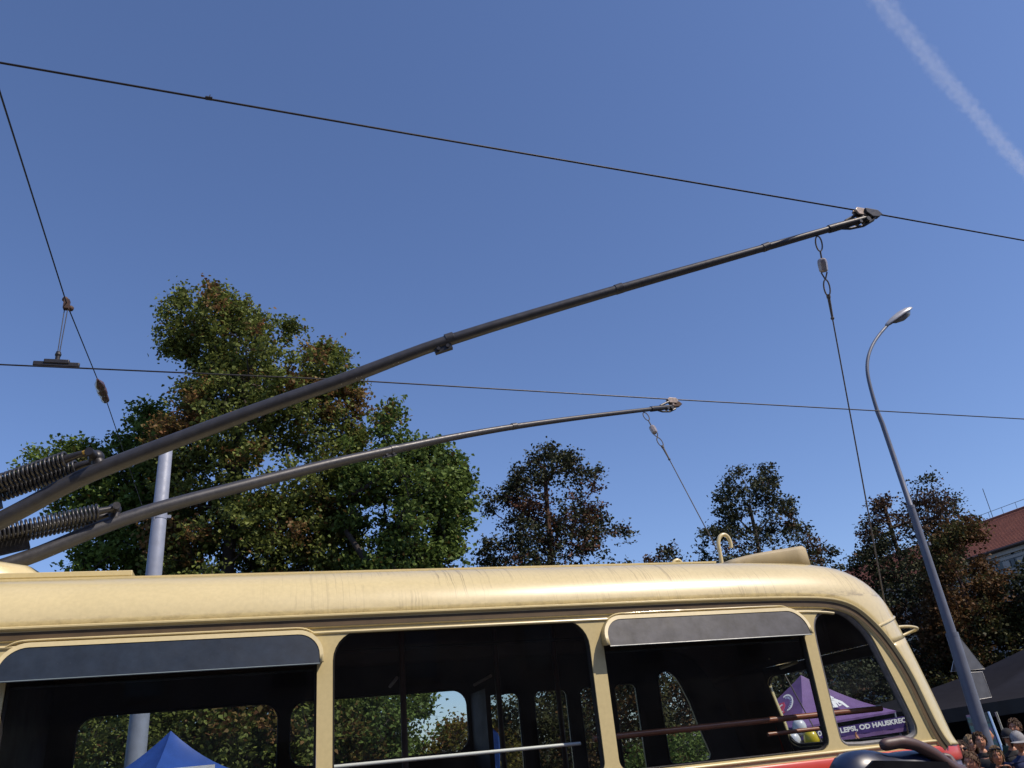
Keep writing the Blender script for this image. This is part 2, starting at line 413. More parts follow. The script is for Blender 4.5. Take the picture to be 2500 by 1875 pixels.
# rear wall with its window
pz = sorted([(p[1], p[0]) for p in P[kcut:]]); pzz = [a_[0] for a_ in pz]; pxx = [a_[1] for a_ in pz]
def rearx(z, y): 
    c = 1-((y-YM)/(YM-YN-CA))**2
    return float(np.interp(z, pzz, pxx))+.055*c*.95
mb = MB(); ztop = P[kcut][1]; zb = P[-1][1]
edge = [(y, zb) for y in np.linspace(YN+CA, YF-CA, 11)]+[(y, ztop) for y in np.linspace(YF-CA, YN+CA, 11)]
rw = rrect(5.24, Z0-.11, 6.86, Z0+.49, .13)
panel(edge, [rw], lambda y, z: Vector((rearx(z, y), y, z)), mb, .09)
o = mb.build('rear_wall', [CREAM, INNER], bus, 40); orient(o, REF); solid(o, .04, off=-1)
mb = MB(); panel(rw, [], lambda y, z: Vector((rearx(z, y)-.02, y, z)), mb, .15)
rg = mb.build('rear_window', GLASS, bus, 40)
mb = MB(); mb.tube([Vector((rearx(z, y)-.012, y, z)) for y, z in rw], .014, 6, closed=True); mb.build('frame', RUBBER, rg, 60)

# side panels
ZB = Z0-.173
gut = [(q[0], q[1]) for q in G]
def side_outer(xl):
    return [(xl, ZB)]+[(G[-1][0], ZB)]+[g_ for g_ in gut[::-1][1:] if g_[0] > xl+.1]+[(xl, Z0+.833)]
WZ0, WZ1 = Z0-.122, Z0+.752
w4px = [(3.68, .716), (3.79, .753), (3.92, .737), (4.03, .641), (4.10, .542), (4.14, .39), (4.195, .203), (4.262, -.034), (4.250, -.095), (4.18, -.122)]
w4 = [(x, Z0+z) for x, z in w4px][::-1]+[(3.64, Z0+.66), (3.632, Z0+.60), (3.632, Z0-.06), (3.65, Z0-.105), (3.69, Z0-.122)]
# smooth the quarter window outline, counter-clockwise
w4 = [(3.70, Z0-.122), (4.10, Z0-.122), (4.20, Z0-.118), (4.245, Z0-.095), (4.262, Z0-.045), (4.255, Z0), (4.20, Z0+.203), (4.145, Z0+.39), (4.10, Z0+.542), (4.065, Z0+.60), (4.02, Z0+.655), (3.965, Z0+.705), (3.90, Z0+.74), (3.83, Z0+.752), (3.76, Z0+.745), (3.70, Z0+.72), (3.655, Z0+.672), (3.636, Z0+.60), (3.632, Z0+.3), (3.632, Z0-.05), (3.645, Z0-.095)]
w4 = softloop(w4)
wins = [rrect(-4.33, WZ0, -2.82, WZ1, [.07, .07, .14, .14]), rrect(-2.74, WZ0, -1.23, WZ1, [.07, .07, .14, .14]), rrect(-1.15, WZ0, .358, WZ1, [.07, .07, .14, .14]), rrect(.443, WZ0, 1.995, WZ1, [.07, .07, .16, .16]), rrect(2.085, WZ0, 3.553, WZ1, [.07, .07, .14, .14]), w4]
mb = MB(); panel(side_outer(-9), wins, lambda x, z: Vector((x, YN, z)), mb)
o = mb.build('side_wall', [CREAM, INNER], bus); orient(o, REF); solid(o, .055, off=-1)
for i, w in enumerate(wins):
    mb = MB(); panel(inset(w, .006), [], lambda x, z: Vector((x, YN+.035, z)), mb)
    wo = mb.build('window', GLASS, bus)
    q = .026 if i == 5 else .011; d = inset(w, q)
    mb = MB(); n = len(w)
    mb.grid([[Vector((p[0], YN+.012, p[1])) for p in inset(w, .001)], [Vector((p[0], YN+.008, p[1])) for p in inset(w, q*.5)], [Vector((p[0], YN+.022, p[1])) for p in d], [Vector((p[0], YN+.045, p[1])) for p in d]], True)
    mb.build('seal', SEAL if i == 5 else RUBBER, wo, 60)
    if i in (2, 4):    # top light: dark bar where the sliding upper pane ends
        mb = MB(); mb.box(((w[0][0]+w[8][0])/2, YN+.05, Z0+.555), (w[8][0]-w[0][0]+.1, .016, .012)); mb.build('glazing_bar', RUBBER, wo)
# sill ledge under each window
mb = MB(); mb.tube([(-9, YN-.002, Z0-.140), (4.40, YN-.002, Z0-.140)], .010, 8); mb.build('sill_moulding', CREAM, bus, 60)
# far side wall: windows and folding doors with narrow panes
def far(x0, z0, x1, z1, r): return rrect(x0, Z0+z0, x1, Z0+z1, r)
fw = [far(-4.3, .02, -2.9, .60, .1), far(-1.64, -.4, -1.47, .49, .07), far(-1.22, .02, .245, .60, .13), far(.33, .10, 1.815, .60, .13)]
q2 = [(3.70, Z0-.17), (4.02, Z0-.17), (4.07, Z0-.155), (4.09, Z0-.11), (4.02, Z0+.12), (3.965, Z0+.34), (3.90, Z0+.50), (3.86, Z0+.575), (3.80, Z0+.625), (3.74, Z0+.635), (3.68, Z0+.61), (3.655, Z0+.56), (3.65, Z0+.2), (3.65, Z0-.12), (3.665, Z0-.155)]
doors = [far(1.985, -.75, 2.285, .54, .06), far(2.42, -.75, 2.74, .54, .06), far(2.86, -.75, 3.12, .54, .06), far(3.20, -.75, 3.43, .545, .06)]
mb = MB(); panel([(-9, Z0-1.3), (G[-1][0], Z0-1.3)]+side_outer(-9)[1:], fw+doors+[q2], lambda x, z: Vector((x, YF, z)), mb)
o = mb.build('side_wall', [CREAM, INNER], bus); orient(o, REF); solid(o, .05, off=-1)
for w in fw+[q2]:
    mb = MB(); panel(w, [], lambda x, z: Vector((x, YF-.03, z)), mb); wo = mb.build('window', GLASS, bus)
    mb = MB(); mb.tube([Vector((x, YF-.045, z)) for x, z in w], .012, 6, closed=True); mb.build('frame', INNER, wo, 60)
for w in doors:
    mb = MB(); panel(w, [], lambda x, z: Vector((x, YF-.03, z)), mb); wo = mb.build('door_window', DGLASS, bus)
    mb = MB(); mb.tube([Vector((x, YF-.045, z)) for x, z in w], .010, 6, closed=True); mb.build('frame', INNER, wo, 60)

# gutter lip swept along the path; a painted band holds the lip's shadow
def sweep(prof, path, name, material, parent, inward=0.0, sm=40, x0=None, mirror=False):
    rows_ = []
    for i in range(len(path)):
        p0 = path[max(i-1, 0)]; p1 = path[min(i+1, len(path)-1)]; t = (p1-p0)/np.linalg.norm(p1-p0); nn = np.array([-t[1], t[0]])
        if x0 is not None and path[i][0] < x0: continue
        rows_.append([Vector((path[i][0]+nn[0]*b, (YN-a_) if not mirror else (YF+a_), path[i][1]+nn[1]*b)) for a_, b in prof])
    mb_ = MB(); mb_.grid(rows_); mb_.add(rows_[-1], [tuple(range(len(rows_[-1])))]); return mb_.build(name, material, parent, sm)
lip = [(-.01, .012), (.022, .013), (.030, .008), (.030, 0), (.024, -.006), (.014, -.010), (.010, -.022), (.012, -.056), (.004, -.062), (-.01, -.062)]
gt = sweep(lip, G, 'gutter', CREAM, bus)
sweep([(-.01, -.012), (.0125, -.0105), (.0115, -.023), (.0135, -.0535), (-.01, -.058)], G, 'shade_band', SHADE_BAND, gt)
sweep(lip, G, 'gutter', CREAM, bus, mirror=True)
bead = [(-.004, -.078), (.007, -.081), (.010, -.087), (.007, -.094), (-.004, -.097)]
kk = [i for i, q in enumerate(G) if q[0] < 3.86]
sweep(bead, [G[i] for i in kk], 'moulding', CREAM, bus)
mb = MB()  # joint bead where roof shell meets rear corner
i1 = min(range(len(G)), key=lambda i: abs(G[i][1]-(Z0+.60)) if G[i][0] > 3.6 else 9)
sec = section(i1)[0]; mb.tube([v+Vector((.002, -.002, 0)) for v in sec], .008, 6); mb.build('joint_strip', CREAM, bus, 60)
# rope guide loops on the rear
for yy, nm in ((5.02, 'rope_guide'), (6.72, 'rope_guide')):
    x = rearx(Z0+.60, max(yy, YN+CA)) if yy > YN+CA else rearx(Z0+.60, YN+CA)-.05; z = Z0+.615
    mb = MB(); mb.tube(soft([(x-.05, yy-.03, z+.01), (x+.10, yy-.035, z+.012), (x+.19, yy-.02, z), (x+.225, yy+.02, z-.008), (x+.19, yy+.06, z-.02), (x+.08, yy+.07, z-.05), (x-.02, yy+.07, z-.09)]), .011, 8)
    mb.build(nm, CREAM, bus, 60)

# lower body: waistband, recess, trim strip, skirt
def ring(off, z):
    out = []; R = .40; xr = P[-1][0]+.005
    out.append(Vector((-9, YN-off, z))); cx, cy = xr-R, YN+R
    for j in range(9):
        t = math.radians(-90+90*j/8); out.append(Vector((cx+(R+off)*math.cos(t), cy+(R+off)*math.sin(t), z)))
    cy = YF-R
    for j in range(9):
        t = math.radians(90*j/8); out.append(Vector((cx+(R+off)*math.cos(t), cy+(R+off)*math.sin(t), z)))
    out.append(Vector((-9, YF+off, z))); return out
def band(name, material, prof):
    mb_ = MB(); mb_.grid([ring(a_, Z0+z) for a_, z in prof]); o_ = mb_.build(name, [material, INNER], bus, 35); orient(o_, (-2, YM, Z0-.6)); solid(o_, .03, off=-1); return o_
band('waistband', RED, [(-.03, -.168), (.0, -.170), (.010, -.174), (.016, -.184), (.018, -.245), (.016, -.262), (.010, -.269), (-.02, -.270)])
band('trim_recess', mat('recess_shade', (.13, .13, .22), .35), [(-.01, -.268), (.002, -.271), (.004, -.304), (-.02, -.306)])  # blue-grey stands for cream in shade, put into the colour
band('trim_strip', CHROME, [(0, -.302), (.018, -.304), (.022, -.312), (.018, -.322), (0, -.324)])
band('skirt', RED, [(0, -.322), (.012, -.328), (.02, -1.2), (.0, -1.55)])
mb = MB(); mb.box((-2.2, YM, Z0-1.2), (13.6, 2.3, .12)); mb.build('floor', INNER, bus)
fr = MB(); fr.box((-9.0, YM, Z0-.2), (.08, 2.48, 2.6)); fr.build('front_bulkhead', [INNER], bus)
TYRE = mat('tyre', (.02, .02, .02), .85)
for x, y in ((2.2, 5.0), (2.2, 7.0), (-6.3, 5.0), (-6.3, 7.0)):
    mb = MB(); mb.lathe((x, y-.15, .5), (x, y+.15, .5), [(0, .30), (0, .46), (.03, .5), (.27, .5), (.30, .46), (.30, .30)], 28); w = mb.build('wheel', TYRE, bus, 40)
    mb = MB(); mb.lathe((x, y-.16, .5), (x, y+.16, .5), [(0, .03), (.02, .29), (.30, .29), (.32, .03)], 20); mb.build('rim', GALV, w, 40)

# visors over two of the windows
def visor(x0, x1, mt, zt=.757, zbm=.578):
    root_z = Z0
    out0, out1, out2, yo = [], [], [], []
    n = 9; r = .135
    path = [(x0, zbm)]+[(x0+r-r*math.cos(math.radians(90*j/n)), zt-r+r*math.sin(math.radians(90*j/n))) for j in range(n+1)]
    path += [(x1-r+r*math.sin(math.radians(90*j/n)), zt-r+r*math.cos(math.radians(90*j/n))) for j in range(n+1)]+[(x1, zbm)]
    def yof(z): return .018+.062*(zt-z)/(zt-zbm)
    wall = [Vector((x, YN+.002, root_z+z+.010)) for x, z in path]
    outer = [Vector((x, YN-yof(z), root_z+z)) for x, z in path]
    w = .017
    inn = []
    for x, z in path:
        cxx = min(max(x, x0+r), x1-r); czz = min(z, zt-r)
        d = Vector((x-cxx, z-czz)); 
        if d.length < 1e-6: d = Vector((x-(x0+x1)/2, 0))
        if z <= zt-r: d = Vector((1 if x > (x0+x1)/2 else -1, 0))
        d.normalize(); xi, zi = x-d.x*w, z-d.y*w; inn.append(Vector((xi, YN-yof(zi), root_z+zi)))
    step = [v+Vector((0, -.006, .004)) for v in outer]
    mb_ = MB(); mb_.grid([wall, outer, step, [v+Vector((0, -.006, 0)) for v in inn], [v+Vector((0, .004, 0)) for v in inn]])
    fr_ = mb_.build('visor', CREAM, bus, 35); solid(fr_, .004, inner=0, off=0)
    mb_ = MB(); up = []; lo = []
    m_ = len(inn)//2
    tops = inn[1:-1]
    rowsg = []
    # glass: fan between the upper inner edge and the straight lower edge
    low = [Vector((min(max(p_.x, inn[0].x), inn[-1].x), YN-yof(zbm-.006), root_z+zbm-.006)) for p_ in inn]
    mb_.grid([inn, [a_*.5+b_*.5 for a_, b_ in zip(inn, low)], low])
    g_ = mb_.build('visor_glass', mt, fr_); solid(g_, .006, inner=0, off=0)
    mb_ = MB(); mb_.tube([low[0]+Vector((0, -.001, 0)), low[-1]+Vector((0, -.001, 0))], .004, 6); mb_.build('glass_edge', mat('acrylic_edge', (.16, .20, .21), .35), fr_)
    for q_ in range(6):
        xq = x0+.16+(x1-x0-.32)*q_/5; mb_ = MB(); mb_.ball((xq, YN-yof(zt)-.006, root_z+zt-.007), (.006, .003, .006), 8, 6); mb_.build('screw', GALV, fr_, 60)
    return fr_
visor(-1.20, .385, ACR1)
visor(2.075, 3.565, ACR2)
mb = MB()   # thin second flange above each visor
for x0, x1 in ((-1.13, .29), (2.18, 3.44)):
    mb = MB(); mb.tube(soft([(x0-.05, YN-.004, Z0+.745), (x0, YN-.012, Z0+.772), (x0+.08, YN-.014, Z0+.776), (x1-.08, YN-.014, Z0+.776), (x1, YN-.012, Z0+.772), (x1+.05, YN-.004, Z0+.745)]), .006, 6)
    mb.build('visor_flange', CREAM, bus, 60)

# interior
mb = MB(); mb.tube([(.44, 4.95, Z0+.058), (1.93, 4.95, Z0+.055)], .0105, 10); mb.build('window_rail', mat('white_rail', (.85, .84, .80), .3, 0, .04), bus, 60)
mb = MB(); mb.tube([(2.04, 5.0, Z0+.075), (4.20, 4.98, Z0+.092)], .019, 12); mb.build('window_rail', BRN, bus, 60)
mb = MB(); mb.tube([(3.27, 5.0, Z0+.0), (3.66, 4.99, Z0+.004)], .014, 10); mb.build('window_rail', BRN, bus, 60)
for x, y, zt in ((1.00, 5.6, .80), (2.00, 6.3, .80), (2.62, 6.3, .80)):
    px = {1.0: (980, 1565), 2.0: (1210, 1600), 2.62: (1357, 1640)}[x]; q = V(*px, y)
    mb = MB(); mb.tube([(q.x, y, Z0-1.1), (q.x, y, Z0+.95)], .021, 10); mb.build('grab_pole', GPOLE, bus, 60)
mb = MB(); mb.tube([(-8, 6.2, Z0+.83), (3.6, 6.2, Z0+.83)], .014, 8); mb.build('ceiling_rail', INNER, bus, 60)
for px in (((952, 1676), (969, 1655)), ((1158, 1672), (1198, 1650))):
    a_, b_ = V(*px[0], 6.4), V(*px[1], 6.1)
    mb = MB(); mb.tube([a_, b_], .012, 8); mb.build('ceiling_handle', mat('pale_plastic', (.35, .26, .22), .5), bus, 60)
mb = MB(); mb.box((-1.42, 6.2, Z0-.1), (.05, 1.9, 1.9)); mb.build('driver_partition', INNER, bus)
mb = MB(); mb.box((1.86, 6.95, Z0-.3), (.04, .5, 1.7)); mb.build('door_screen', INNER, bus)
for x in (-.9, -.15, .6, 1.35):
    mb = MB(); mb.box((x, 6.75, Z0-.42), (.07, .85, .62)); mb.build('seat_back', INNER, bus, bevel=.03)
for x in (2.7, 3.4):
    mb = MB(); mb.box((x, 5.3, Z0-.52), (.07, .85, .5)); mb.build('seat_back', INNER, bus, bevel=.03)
mb = MB(); a_, b_ = V(1858, 1672, 6.98), V(1916, 1840, 6.98); mb.box((a_+b_)/2, (.055, .03, (a_-b_).length), (a_-b_).to_track_quat('Z', 'Y').to_matrix()); mb.build('door_post', RED, bus)
mb = MB(); mb.tube([V(1905, 1631, 6.3), V(1946, 1616, 6.3)], .014, 8); mb.build('guide_rod', CREAM, bus, 60)

# roof fittings
mb = MB(); R_ = []
for j in range(12):
    t = j/11; x = -1.13-2.6*(1-t)**1.0; s = math.sqrt(max(0, 1-((t-.0)/1.0)**6)) if t > .55 else 1
    hz = .20*(max(1e-3, 1-t**7))**.5+.002; hy = .62*(max(1e-3, 1-t**9))**.5
    R_.append([Vector((x, 6.05+hy*math.sin(math.radians(a0)), Z0+1.255+hz*1.15*max(0, math.cos(math.radians(a0)))**.45)) for a0 in range(-90, 91, 15)])
mb.grid(R_); mb.build('pole_base_fairing', CREAM, bus, 50)
mb = MB(); mb.box((-3.2, 5.36, Z0+1.235), (5.0, .14, .032)); mb.box((-3.2, 5.36, Z0+1.205), (4.9, .05, .04)); mb.build('walkway_board', CREAM, bus, bevel=.004)
mb = MB(); mb.box((-3.2, 6.66, Z0+1.235), (5.0, .14, .03)); mb.build('walkway_board', CREAM, bus, bevel=.004)
mb = MB(); mb.box((.9, 5.10, Z0+1.163), (4.6, .02, .012)); mb.build('roof_seam', CREAM, bus)
for y, x in ((5.9, 0), (6.8, .02)):
    mb = MB(); pp = [(1764, 1400), (1762, 1374), (1757, 1345), (1753, 1325), (1757, 1309), (1768, 1304), (1778, 1311), (1784, 1326), (1785, 1337)]
    mb.tube(soft([V(u, v, 5.9)+Vector((x, y-5.9, 0)) for u, v in pp]), .017, 10); mb.build('pole_hook', CREAM, bus, 60)
# ventilation scoop near the rear
mb = MB(); R_ = []
for j in range(9):
    t = j/8; x = 3.33+.70*t; h = .012+.125*t**.62
    R_.append([Vector((x, y, z)) for y, z in ((5.13, Z0+1.13), (5.14, Z0+1.145+h*.82), (5.17, Z0+1.155+h*.93), (5.25, Z0+1.16+h*.97), (5.55, Z0+1.165+h*.98), (5.85, Z0+1.16+h*.95), (5.90, Z0+1.13))])
mb.grid(R_); sco = mb.build('roof_vent', mat('vent_shade', (.40, .33, .20), .6, 0, .15, 5), bus, 40); solid(sco, .012, inner=0, off=0)  # duller cream: shade on the tilted near side painted in
mb = MB(); mb.grid([[Vector((4.03, 5.14, Z0+1.10)), Vector((4.055, 5.30, Z0+1.10)), Vector((4.05, 5.5, Z0+1.10))], [Vector((4.05, 5.14, Z0+1.16)), Vector((4.075, 5.30, Z0+1.17)), Vector((4.05, 5.5, Z0+1.16))], [Vector((4.02, 5.15, Z0+1.25)), Vector((4.03, 5.30, Z0+1.29)), Vector((4.02, 5.5, Z0+1.28))]])
mb.build('canvas_flap', mat('canvas', (.45, .36, .2), .9, 0, .3, 20, bump=.5), sco)

# ---- trolley poles
WZ = CAMZ+3.8                                   # contact wire height
H1 = V(2100, 515, 1)-Vector((0, 0, CAMZ)); H1 = H1*(3.8/H1.z)+Vector((0, 0, CAMZ))
H2 = V(1640, 975, 1)-Vector((0, 0, CAMZ)); H2 = H2*(3.8/H2.z)+Vector((0, 0, CAMZ))
def onplane(u, v, A, B):
    """point of the upright plane through A and B seen at u, v"""
    r = ratio(u, v); dx, dy = B[0]-A[0], B[1]-A[1]
    # (r.x*Y-A.x)*dy = (Y-A.y)*dx
    Y = (A[0]*dy-A[1]*dx)/(r[0]*dy-dx); return V(u, v, Y)
def trolley(A, Hd, path, rad, spr, knob, clip, joints, material, headpx, rope, ins, sprrad, k2):
    Ppx = [onplane(u, v, A, Hd) for u, v in path]
    rad = list(rad)
    # extend to the base on the roof
    d = (Ppx[-1]-Ppx[-2]).normalized(); base = Ppx[-1]+d*1.1; pts = [Vector((base.x, base.y, max(base.z, Z0+1.15)))]+Ppx[::-1]; rr = [rad[-1]]+rad[::-1]
    # densify
    D, Rr = [], []
    for i in range(len(pts)-1):
        for j in range(4): t = j/4; D.append(pts[i].lerp(pts[i+1], t)); Rr.append(rr[i]*(1-t)+rr[i+1]*t)
    D.append(pts[-1]); Rr.append(rr[-1])
    for _ in range(3): D = [D[0]]+[(D[i-1]+D[i]*2+D[i+1])/4 for i in range(1, len(D)-1)]+[D[-1]]
    mb_ = MB(); mb_.tube(D, Rr, 16)
    for (u, v), r1 in joints:
        c = onplane(u, v, A, Hd); t = (Hd-c).normalized(); mb_.tube([c-t*.035, c-t*.03, c+t*.03, c+t*.035], [r1*.8, r1, r1, r1*.8], 16)
    po = mb_.build('trolley_pole', material, bus, 40)
    side = Vector((-(Hd.y-A[1]), Hd.x-A[0], 0)).normalized()
    # bolted bracket under the pole
    c = onplane(*clip, A, Hd); t = (Hd-c).normalized(); dn = Vector((0, 0, -1)); R3 = Matrix((t, side, t.cross(side))).transposed()
    mb_ = MB(); mb_.box(c, (.13, .035, .05), R3)
    for s_ in (-1, 1): mb_.tube([c+t*.035*s_-side*.03, c+t*.035*s_+side*.03], .014, 8)
    mb_.build('bracket', STEEL, po, 40)
    # cross bolt with the two spring rods
    kc = onplane(*knob, A, Hd); 
    pc = min(D, key=lambda q: (q-kc).length)
    mb_ = MB(); mb_.tube([pc+Vector((0, 0, -.02)), kc], [.05, .038], 12); mb_.ball(kc, .05, 14, 10)
    mb_.tube([kc-side*.12, kc+side*.12], .028, 10); mb_.build('spring_lug', STEEL, po, 45)
    s0 = onplane(*spr[0], A, Hd); s1 = onplane(*spr[1], A, Hd); ax = (s1-s0).normalized()
    s2 = s0+ax*2.0
    for sd in (-1, 1):
        off = side*(.078*sd)
        mb_ = MB(); mb_.tube([kc+off*.9, s0+off+ax*.02], .011, 8); mb_.tube([s0+off-ax*.10, s0+off-ax*.02, s0+off+ax*.02], [.018, .026, .03], 10); mb_.build('spring_rod', STEEL, po, 45)
        mb_ = MB(); mb_.tube([s0+off-ax*.115, s0+off-ax*.10], .015, 10); mb_.build('paint_mark', YEL, po)
        x_ = ax.cross(Vector((0, 0, 1))).normalized(); y_ = x_.cross(ax)
        pitch = .0265; L = (s2-s0).length; n = int(L/pitch); sp = []
        for i in range(n*14+1):
            a0 = 2*math.pi*i/14; sp.append(s0+off+ax*(pitch*i/14)+x_*(sprrad*math.cos(a0))+y_*(sprrad*math.sin(a0)))
        mb_ = MB(); mb_.tube(sp, .0098, 6); mb_.build('coil_spring', SPRING, po, 80)
    # channel between the springs
    c0 = s0+ax*k2; c1 = s0+ax*2.0; R3 = Matrix((ax, side, ax.cross(side))).transposed()
    mb_ = MB(); mb_.box((c0+c1)/2+Vector((0, 0, .01)), ((c1-c0).length, .07, .055), R3); mb_.box((c0+c1)/2+Vector((0, 0, -.07)), ((c1-c0).length*.98, .05, .13), R3)
    mb_.ball(c0+ax*.18+Vector((0, 0, .07)), .03, 10, 8); mb_.tube([c0+ax*.18+Vector((0, 0, .0)), c0+ax*.18+Vector((0, 0, .07))], .028, 10)
    mb_.build('spring_channel', STEEL, po, 45)
    # collector head
    e0 = D[-1]; t = (e0-D[-3]).normalized(); top = Hd; upv = Vector((0, 0, 1))
    wd = Vector((1, .06, 0)).normalized(); per = wd.cross(upv)
    mb_ = MB(); mb_.tube([e0-t*.05, e0+t*.02, e0+t*.30], [.034, .034, .026], 12)
    q1 = e0+t*.30
    mb_.tube([e0+t*.02-upv*.01, e0+t*.14-upv*.05, e0+t*.26-upv*.06, q1+t*.06-upv*.035, q1+t*.11+upv*.02], .012, 8)
    mb_.tube([e0+t*.12+upv*.03, q1+upv*.075, Hd-upv*.06-wd*.02], .014, 8)
    mb_.tube([q1-per*.035-upv*.02, q1+per*.035-upv*.02], .022, 10); mb_.tube([q1-t*.07-per*.03-upv*.02, q1-t*.07+per*.03-upv*.02], .016, 10)
    hd = mb_.build('collector_head', STEEL, po, 40)
    mb_ = MB(); c = q1+t*.07+upv*.03
    R3 = Matrix((wd, per, wd.cross(per))).transposed()
    prof = [(-.07, .035), (.06, .035), (.10, .0), (.055, -.035), (-.02, -.045), (-.07, -.01)]
    mb_.add([c+wd*a_+upv*b_+per*s_ for s_ in (-.022, .022) for a_, b_ in prof], [tuple(range(6)), tuple(range(11, 5, -1))]+[(i, (i+1) % 6, 6+(i+1) % 6, 6+i) for i in range(6)])
    mb_.build('head_casting', headpx, hd, bevel=.006)
    mb_ = MB()
    for s_ in (-1, 1):
        mb_.add([Hd+wd*a_+upv*b_+per*(s_*c_) for c_ in (.010, .026) for a_, b_ in ((-.075, -.015), (-.05, -.055), (.05, -.055), (.075, -.015), (.05, .014), (-.05, .014))], [tuple(range(6)), tuple(range(11, 5, -1))]+[(i, (i+1) % 6, 6+(i+1) % 6, 6+i) for i in range(6)])
    mb_.tube([Hd-upv*.09, Hd-upv*.04], .022, 10); mb_.build('contact_shoe', BRONZE, hd, bevel=.004)
    # pull rope: ring, insulator, ring, rope
    top = onplane(*rope[0], A, Hd); low = rope[-1]
    dr = (low-top).normalized(); L = (low-top).length
    def ringm(c, ax_, ln, wdt, r):
        sdv = ax_.cross(Vector((0, 1, 0))).normalized(); return [c+ax_*(math.cos(a0)*ln)+sdv*(math.sin(a0)*wdt) for a0 in [2*math.pi*i/18 for i in range(18)]]
    def prj(uv): # point on the rope line closest to a picture point
        r = Vector(ratio(*uv)); O = Vector((0, 0, CAMZ)); w0 = top-O; a_, b_, c_ = dr.dot(dr), dr.dot(r), r.dot(r); d_, e_ = dr.dot(w0), r.dot(w0); s_ = (b_*e_-c_*d_)/(a_*c_-b_*b_); return top+dr*s_
    mb_ = MB(); mb_.tube(ringm(prj(ins[0]), dr, .062, .032, .006), .006, 6, closed=True)
    mb_.tube(ringm(prj(ins[2]), dr, .066, .030, .006), .006, 6, closed=True)
    ci = prj(ins[1]); hl = .058
    mb_.tube([prj(ins[0])+dr*.058, ci-dr*hl*.7], .007, 6)
    sdv = dr.cross(Vector((0, 1, 0))).normalized()
    for s_ in (-1, 1): mb_.tube([ci+dr*hl+sdv*s_*.03, ci+dr*(hl+.06), prj(ins[2])-dr*.06], .006, 6)
    mb_.tube([prj(ins[2])+dr*.055, prj(ins[2])+dr*.085], .016, 8); mb_.tube([prj(ins[2])+dr*.08, prj(ins[2])+dr*.25], [.012, .009], 8); mb_.ball(prj(ins[2])+dr*.25, .015, 8, 6)
    st = prj(ins[2])+dr*.25
    sag = [st.lerp(low, j/30)+Vector((0, 0, -.03*math.sin(math.pi*j/30))) for j in range(31)]
    mb_.tube(sag, .0055, 6); ro = mb_.build('pull_rope', ROPE, po, 60)
    mb_ = MB(); mb_.tube([ci-dr*hl, ci-dr*hl*.8, ci-dr*.02, ci+dr*.02, ci+dr*hl*.8, ci+dr*hl], [.02, .036, .040, .038, .036, .02], 6); mb_.build('egg_insulator', PORC, ro, bevel=.006)
    return po
r1b = V(2155, 1450, 1)-Vector((0, 0, CAMZ)); r1b = r1b*5.2+Vector((0, 0, CAMZ))
t1 = V(1996, 577, 4.30)
low1 = t1+(r1b-t1)*1.45
low2 = V(2008, 1815, 6.62)
trolley((-1.53, 5.6), H1, [(2036, 556), (1870, 604), (1511, 705), (1082, 832), (850, 924), (620, 1003), (400, 1087), (240, 1148), (150, 1190), (80, 1230), (0, 1272)],
        [.026, .030, .036, .042, .047, .050, .053, .055, .056, .056, .056], [(176, 1130), (0, 1192)], (235, 1117), (1082, 851), [((1870, 603), .034), ((1511, 705), .040), ((1098, 828), .046)], POLE, STEEL,
        [(1996, 577), low1], [(1999, 595), (2008, 648), (2020, 702)], .046, .42)
trolley((-1.5, 6.25), H2, [(1596, 998), (1440, 1016), (1255, 1041), (1100, 1068), (960, 1098), (800, 1133), (600, 1184), (400, 1236), (300, 1268), (220, 1298), (140, 1333), (60, 1366)],
        [.024, .027, .031, .035, .041, .046, .050, .052, .053, .054, .054, .054], [(238, 1256), (0, 1309)], (279, 1245), (950, 1109), [((1255, 1041), .036), ((960, 1098), .046)], POLE, RUST,
        [(1573, 1008), low2], [(1575, 1018), (1591, 1051), (1606, 1082)], .050, .42)

# ================================================================ OVERHEAD LINE, MAST, STREET LAMP
def atz(u, v, z):
    r = ratio(u, v); return Vector(tuple(r*(z/r[2])))+Vector((0, 0, CAMZ))
def wire(pts, name, label, r=.0068, n=6):
    mb_ = MB(); mb_.tube(pts, r, n); o_ = mb_.build(name, WIRE, None, 60, loc=pts[0]); return tag(o_, label, 'wire')
w1 = [atz(u, v, 3.8) for u, v in ((0, 153), (1000, 327))]+[H1]+[atz(2500, 587, 3.8)]
w1 = [w1[0]+(w1[0]-w1[1])*6]+w1+[w1[-1]+(w1[-1]-w1[-2])*12]
cw1 = wire(w1, 'contact_wire', 'upper contact wire running across the sky over the trolley pole')
kp = atz(510, 240, 3.8); mb = MB(); mb.tube([kp-Vector((.02, 0, 0)), kp+Vector((.02, 0, 0))], .012, 8); mb.tube([kp, kp+Vector((.005, 0, .03))], .003, 5); mb.build('clip', WIRE, cw1)
w2 = [atz(u, v, 3.8) for u, v in ((0, 890), (850, 928))]+[H2]+[atz(2500, 1023, 3.8)]
w2 = [w2[0]+(w2[0]-w2[1])*4]+w2+[w2[-1]+(w2[-1]-w2[-2])*6]
wire(w2, 'contact_wire', 'lower contact wire crossing in front of the tall trees', .0075)
MX = V(395, 1262, 20); mastx = -2.19
cl = Vector((mastx, 20, CAMZ+5.98))
hp = V(163, 742, 7.75); c4 = V(0, 226, 4.3)
sp = [c4+(c4-hp)*1.6, c4, hp, V(262, 985, 10.9), cl+Vector((-.30, 0, .02))]
mb = MB(); mb.tube(sp, .0065, 6); span = tag(mb.build('span_wire', WIRE, None, 60, loc=sp[0]), 'thin cross-span wire with insulators strung down to the grey mast', 'span wire')
ia, ib = V(240, 932, 9.9), V(258, 978, 10.75)
t = (ib-ia)
